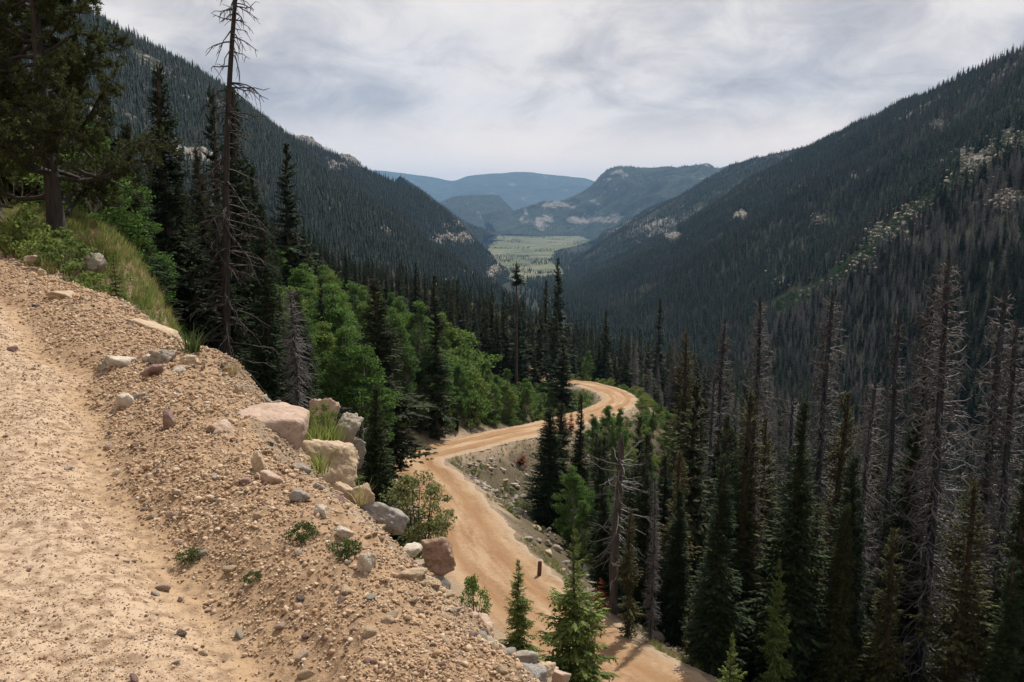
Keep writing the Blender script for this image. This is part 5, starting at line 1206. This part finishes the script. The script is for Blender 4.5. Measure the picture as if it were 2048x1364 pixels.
scatter('rubble', 'grey broken stones strewn over the banks of the lower road', np.stack([xs, ys, zs_ + 0.08 * s], 1), np.stack([s * 1.2, s, s], 1), rng.random(n) * 6.28, RUB, rng.normal(0, 0.45, (n, 2)), 'rubble')
# larger stones of that bank, one by one
BK = [rock_mesh(850 + i, M_rock[('grey', 'blue', 'tan')[i]], (1, 0.75, 0.6), 2, 9, 0.06, smooth=False) for i in range(3)]
made = 0
for u, v in zip(rng.uniform(925, 1230, 400), rng.uniform(930, 1190, 400)):
    if made >= 46: break
    if abs((v - 940) - (u - 950) * 1.05) > 75: continue
    p = hit(u, v, 25, 90); dr_ = polydist(p[:1], p[1:2], ROAD)[0][0]
    if dr_ < RW + 0.5 or dr_ > 9: continue
    s = rng.uniform(0.35, 0.85); o = link('stone', BK[made % 3]); o.location = (p[0], p[1], p[2] + 0.1 * s); o.scale = (s * 1.3, s, s); o.rotation_euler = (rng.normal(0, 0.4), rng.normal(0, 0.4), rng.random() * 6.28)
    tag(o, 'larger angular %s stone on the rocky bank inside the bend' % (('grey', 'bluish grey', 'tan')[made % 3]), 'stone', 'larger %s stones on the rocky bank' % (('grey', 'bluish grey', 'tan')[made % 3])); made += 1

# marker post
p = hit(1078, 1155, 20); me = rock_mesh(5, M_post, (0.16, 0.14, 1.0), 3, 6, 0.01, 40)
bm_ = np.array([[-1, -1], [1, -1], [1, 1], [-1, 1]]); hh = pix2m(p, 36)
V = []; rings = [(-0.3, 1.0), (0.0, 1.0), (hh * 0.93, 0.96), (hh, 0.80)]
for z, s_ in rings: V += [(0.085 * s_ * q[0] + 0.015 * z, 0.085 * s_ * q[1], z) for q in bm_]
Q = [(k * 4 + j, k * 4 + (j + 1) % 4, k * 4 + 4 + (j + 1) % 4, k * 4 + 4 + j) for k in range(3) for j in range(4)] + [(12, 13, 14, 15)]
o = link('marker_post', mesh_np('marker_post', np.array(V), quads=np.array(Q), mats=[M_post])); o.location = p; o.rotation_euler = (0.0, 0.05, 0.5)
tag(o, 'short brown wooden post at the outer edge of the lower road', 'post')
# fallen trunk and broken stick at the picture edge
def log(name, pts, r0, r1, label, mat):
    P = catmull(pts, 5); a = Acc(); k = len(P); rad = np.linspace(r0, r1, k) * (1 + 0.06 * np.sin(np.arange(k) * 1.7)); tubes(a, P[None], rad[None], 9)
    V, Q = np.vstack(a.v), np.vstack(a.q); c0, c1 = len(V), len(V) + 1; V = np.vstack([V, P[:1], P[-1:]])
    T = [(c0, (j + 1) % 9, j) for j in range(9)] + [(c1, (k - 1) * 9 + j, (k - 1) * 9 + (j + 1) % 9) for j in range(9)]
    o = link(name, mesh_np(name, V, quads=Q, tris=np.array(T), mats=[mat], smooth=True)); return tag(o, label, 'log')
log('fallen_log', [at(-40, 405, 20.6), at(-5, 432, 20.2), at(25, 458, 19.9), at(52, 486, 19.6)], 0.20, 0.15, 'grey fallen trunk lying beside the big pine', M_snag)
log('broken_stick', [at(-30, 406, 19.2), at(0, 411, 19.2), at(26, 416, 19.2)], 0.045, 0.02, 'pale broken stick above the fallen trunk', M_dead)

# grass and plants
GT = [tuft_mesh(900 + i, 46, 1.0, 0.32, M_grass, 0.016) for i in range(3)]; GD = [tuft_mesh(910 + i, 40, 1.0, 0.35, M_dry, 0.013) for i in range(2)]
n = 2600; xs = rng.normal(-12.2, 2.4, n); ys = rng.normal(20.0, 2.6, n); zs_, ss_, _, _, _ = H(xs, ys, full=True); kp = ss_ > -0.1
xs, ys, zs_ = xs[kp], ys[kp], zs_[kp]
scatter('grass', 'tall green and straw coloured grass on the knoll at the road end', np.stack([xs, ys, zs_], 1), rng.uniform(0.18, 0.42, len(xs)), rng.random(len(xs)) * 6.28, GT + GD[:1], rng.normal(0, 0.12, (len(xs), 2)), 'grass')
WEED = [leafy(930 + i, nclump=20, nleaf=700, cw=0.5, z0=0.05, leaf=0.05, mat=M_shrub, bark=M_bark, stems=7, spread=0.14, trunk_r=0.010, csz=0.16) for i in range(3)]
for i, (u, v, hpx, lab) in enumerate([(40, 510, 60, 'pale green leafy plant at the very end of the road edge'), (70, 500, 70, 'bushy green plant before the grassy knoll'), (95, 530, 60, 'leafy weed at the gravel edge before the knoll'), (128, 545, 70, 'tall leafy plant at the gravel edge right of the pale stone'),
                                    (160, 560, 60, 'leafy plant between the knoll and the flat tan stone'), (55, 475, 60, 'yellow-green plant beside the fallen trunk'), (110, 490, 70, 'yellow-green plant in the middle of the knoll'), (190, 585, 40, 'low plant beside the little green spruce'), (20, 490, 40, 'greyish green plant under the fallen trunk')]):
    d = 13.4 + 5.5 * (585 - v) / 110; p = at(u, v, d); z = h1(p[0], d); h = pix2m(p, hpx * 1.35)
    place('leafy_plant', WEED[i % 3], p[0], d, min(p[2], z) if z < p[2] + 0.3 else z, h, 1.0, rng.random() * 6, lab, 'plant')
p = hit(377, 712); o = link('grass_tuft', tuft_mesh(940, 70, pix2m(p, 60), 0.09, M_weed, 0.02)); o.location = (p[0], p[1] + 0.1, p[2]); tag(o, 'upright green grass tuft beside the rounded grey rock', 'grass tuft')
p = hit(465, 752); o = link('grass_tuft', tuft_mesh(941, 60, pix2m(p, 30), 0.05, M_dry, 0.02)); o.location = p; tag(o, 'dry brown grass tuft above the big pink boulder', 'grass tuft')
p = at(722, 985, 5.75); o = link('grass_tuft', tuft_mesh(942, 60, pix2m(p, 46), 0.05, M_dry, 0.02)); o.location = (p[0], p[1], p[2] - 0.08); tag(o, 'dry straw tuft hanging over the rounded tan rock', 'grass tuft')
p = at(640, 930, 6.2); o = link('grass_tuft', tuft_mesh(943, 60, pix2m(p, 50), 0.08, M_grass, 0.03, 1.0)); o.location = (p[0], p[1], p[2] - 0.05); tag(o, 'green grass growing in front of the layered boulder', 'grass tuft')
p = at(650, 880, 14.0); o = link('grass_tuft', tuft_mesh(944, 160, pix2m(p, 60), 0.35, M_grass, 0.02)); o.location = (p[0], p[1], p[2] - 0.1); tag(o, 'bright green grass behind the layered boulder', 'grass tuft')
MATW = [leafy(950 + i, nclump=26, nleaf=900, cw=0.9, z0=0.05, leaf=0.07, mat=M_weed, bark=M_bark, stems=6, spread=0.3, csz=0.25, trunk_r=0.02) for i in range(2)]
for u, v, s, lab in ((378, 1125, 0.075, 'dark low weed growing in the wheel rut'), (505, 1165, 0.05, 'smaller withered weed right of the rut weed'), (605, 1082, 0.085, 'round leaved green weed on the berm'), (690, 1112, 0.085, 'dark weed beside the bright white quartz rock')):
    p = hit(u, v); place('low_weed', MATW[int(u) % 2], p[0], p[1], p[2], s, 1.0, rng.random() * 6, lab, 'weed')
# willow and other bushes
WIL = leafy(960, nclump=70, nleaf=5200, cw=0.42, z0=0.08, leaf=0.018, mat=M_willow, bark=M_bark, stems=9, spread=0.07, trunk_r=0.008, csz=0.085)
b_ = at(838, 1075, 21); t_ = at(838, 935, 21); place('willow_bush', WIL, b_[0], 21, b_[2] - 0.3, t_[2] - b_[2] + 0.3, 1.05, 0.4, 'open leafed willow bush at the near side of the lower road bend', 'bush'); taken.append((b_[0], 21))
b_ = at(642, 862, 18); t_ = at(642, 803, 18); place('small_bush', BUSH[0], b_[0], 18, b_[2] - 0.2, t_[2] - b_[2] + 0.2, 0.9, 0.4, 'small green bush on the pale cliff rock', 'bush')
b_ = at(945, 1205, 9); t_ = at(945, 1150, 9); place('small_bush', BUSH[2], b_[0], 9, b_[2] - 0.3, t_[2] - b_[2] + 0.3, 0.7, 1.4, 'green sprig bush below the red granite block', 'bush')
def bushes(n, ur, dr, hr, lab, group, side, gap):
    k = 0
    for _ in range(n * 40):
        if k >= n: break
        i = rng.integers(0, len(RP)); 
        if not (dr[0] < RP[i, 1] < dr[1]): continue
        off = side * (RW + rng.uniform(*gap)); x, y = RP[i, 0] + nrm[i, 0] * off, RP[i, 1] + nrm[i, 1] * off
        z = h1(x, y); u, v = proj(x, y, z)
        if not (ur[0] < u < ur[1]): continue
        if polydist(np.array([x]), np.array([y]), ROAD)[0][0] < RW + 0.4: continue
        k += 1; h = rng.uniform(*hr)
        place('shrub', BUSH[rng.integers(3)], x, y, z - 0.1, h, rng.uniform(0.9, 1.4), rng.random() * 6, lab + (', nearer part' if y < 0.5 * (dr[0] + dr[1]) else ', farther part') + (', left side' if u < 0.5 * (ur[0] + ur[1]) else ', right side'), 'shrub', group)
bushes(44, (1120, 1420), (112, 178), (0.9, 2.3), 'light green shrub along the outer edge of the far bend', 'shrubs along the far bend', 1, (0.6, 4.5))
bushes(34, (780, 1140), (74, 118), (0.7, 2.0), 'green shrub at the uphill edge of the lower road', 'shrubs uphill of the lower road', -1, (0.5, 3.5))
bushes(60, (1130, 1420), (84, 140), (1.0, 2.6), 'green shrub on the outer slope below the far bend', 'shrubs on the outer slope', 1, (1.2, 9))
bushes(22, (900, 1130), (40, 95), (0.35, 0.9), 'low green plant on the rocky bank inside the bend', 'low plants on the rocky bank', 1, (0.6, 5))
# undergrowth below the trees of the near slopes
N_ = 9000; U_ = rng.uniform(100, 2100, N_); D_ = np.sqrt(rng.uniform(26 ** 2, 170 ** 2, N_)); X_ = (U_ - 1024) / F * D_; Z_, S_, DR_, SR_, _ = H(X_, D_, full=True)
kp = (S_ > 5) & (DR_ > np.where(SR_ > 0, 9.0, 4.5)) & (fbm(X_ / 9, D_ / 9, 3, 66) > -0.25)
UND = [leafy(970 + i, nclump=16, nleaf=420, cw=0.7, z0=0.04, leaf=0.06, mat=(M_shrub, M_weed, M_aspen)[i], bark=M_bark, stems=5, csz=0.25)[1][1] for i in range(3)]
scatter('undergrowth', 'low green undergrowth beneath the trees around the lower road', np.stack([X_, D_, Z_], 1)[kp], rng.uniform(0.6, 1.9, kp.sum()), rng.random(kp.sum()) * 6.28, UND, None, 'undergrowth')
# sparse grass along the lower road
N_ = 2200; k_ = rng.integers(0, len(RP) - 1, N_); off = np.where(rng.random(N_) < 0.7, 1, -1) * (RW + 0.1 + rng.exponential(1.6, N_)); xs = RP[k_, 0] + nrm[k_, 0] * off; ys = RP[k_, 1] + nrm[k_, 1] * off
zs_, ss_, dr_, sr_, _ = H(xs, ys, full=True); kp = (dr_ > RW + 0.05) & (ys > 24) & (ys < 175) & (fbm(xs / 4, ys / 4, 2, 44) > -0.1)
xs, ys, zs_ = xs[kp], ys[kp], zs_[kp]
scatter('grass', 'thin grass along the edges of the lower road', np.stack([xs, ys, zs_], 1), rng.uniform(0.15, 0.45, len(xs)), rng.random(len(xs)) * 6.28, GT[:2] + GD, rng.normal(0, 0.1, (len(xs), 2)), 'grass')

# ------------------------------------------------------------------ haze in the valley air
hv = np.array([[x, y, z] for z in (-402, 960) for x, y in ((-9000, -800), (9000, -800), (9000, 21500), (-9000, 21500))], float)
hq = np.array([(0, 3, 2, 1), (4, 5, 6, 7), (0, 1, 5, 4), (1, 2, 6, 5), (2, 3, 7, 6), (3, 0, 4, 7)])
mh = bpy.data.materials.new('valley_haze'); mh.use_nodes = True; th = mh.node_tree; th.nodes.clear()
oh = th.nodes.new('ShaderNodeOutputMaterial'); pv = th.nodes.new('ShaderNodeVolumePrincipled')
pv.inputs['Color'].default_value = (0.35, 0.62, 1.0, 1); pv.inputs['Density'].default_value = 0.000052; pv.inputs['Anisotropy'].default_value = 0.0
th.links.new(pv.outputs[0], oh.inputs['Volume'])
o = link('haze', mesh_np('haze', hv, quads=hq, mats=[mh])); o['kind'] = 'stuff'; o['label'] = 'thin blue haze filling the valley air'
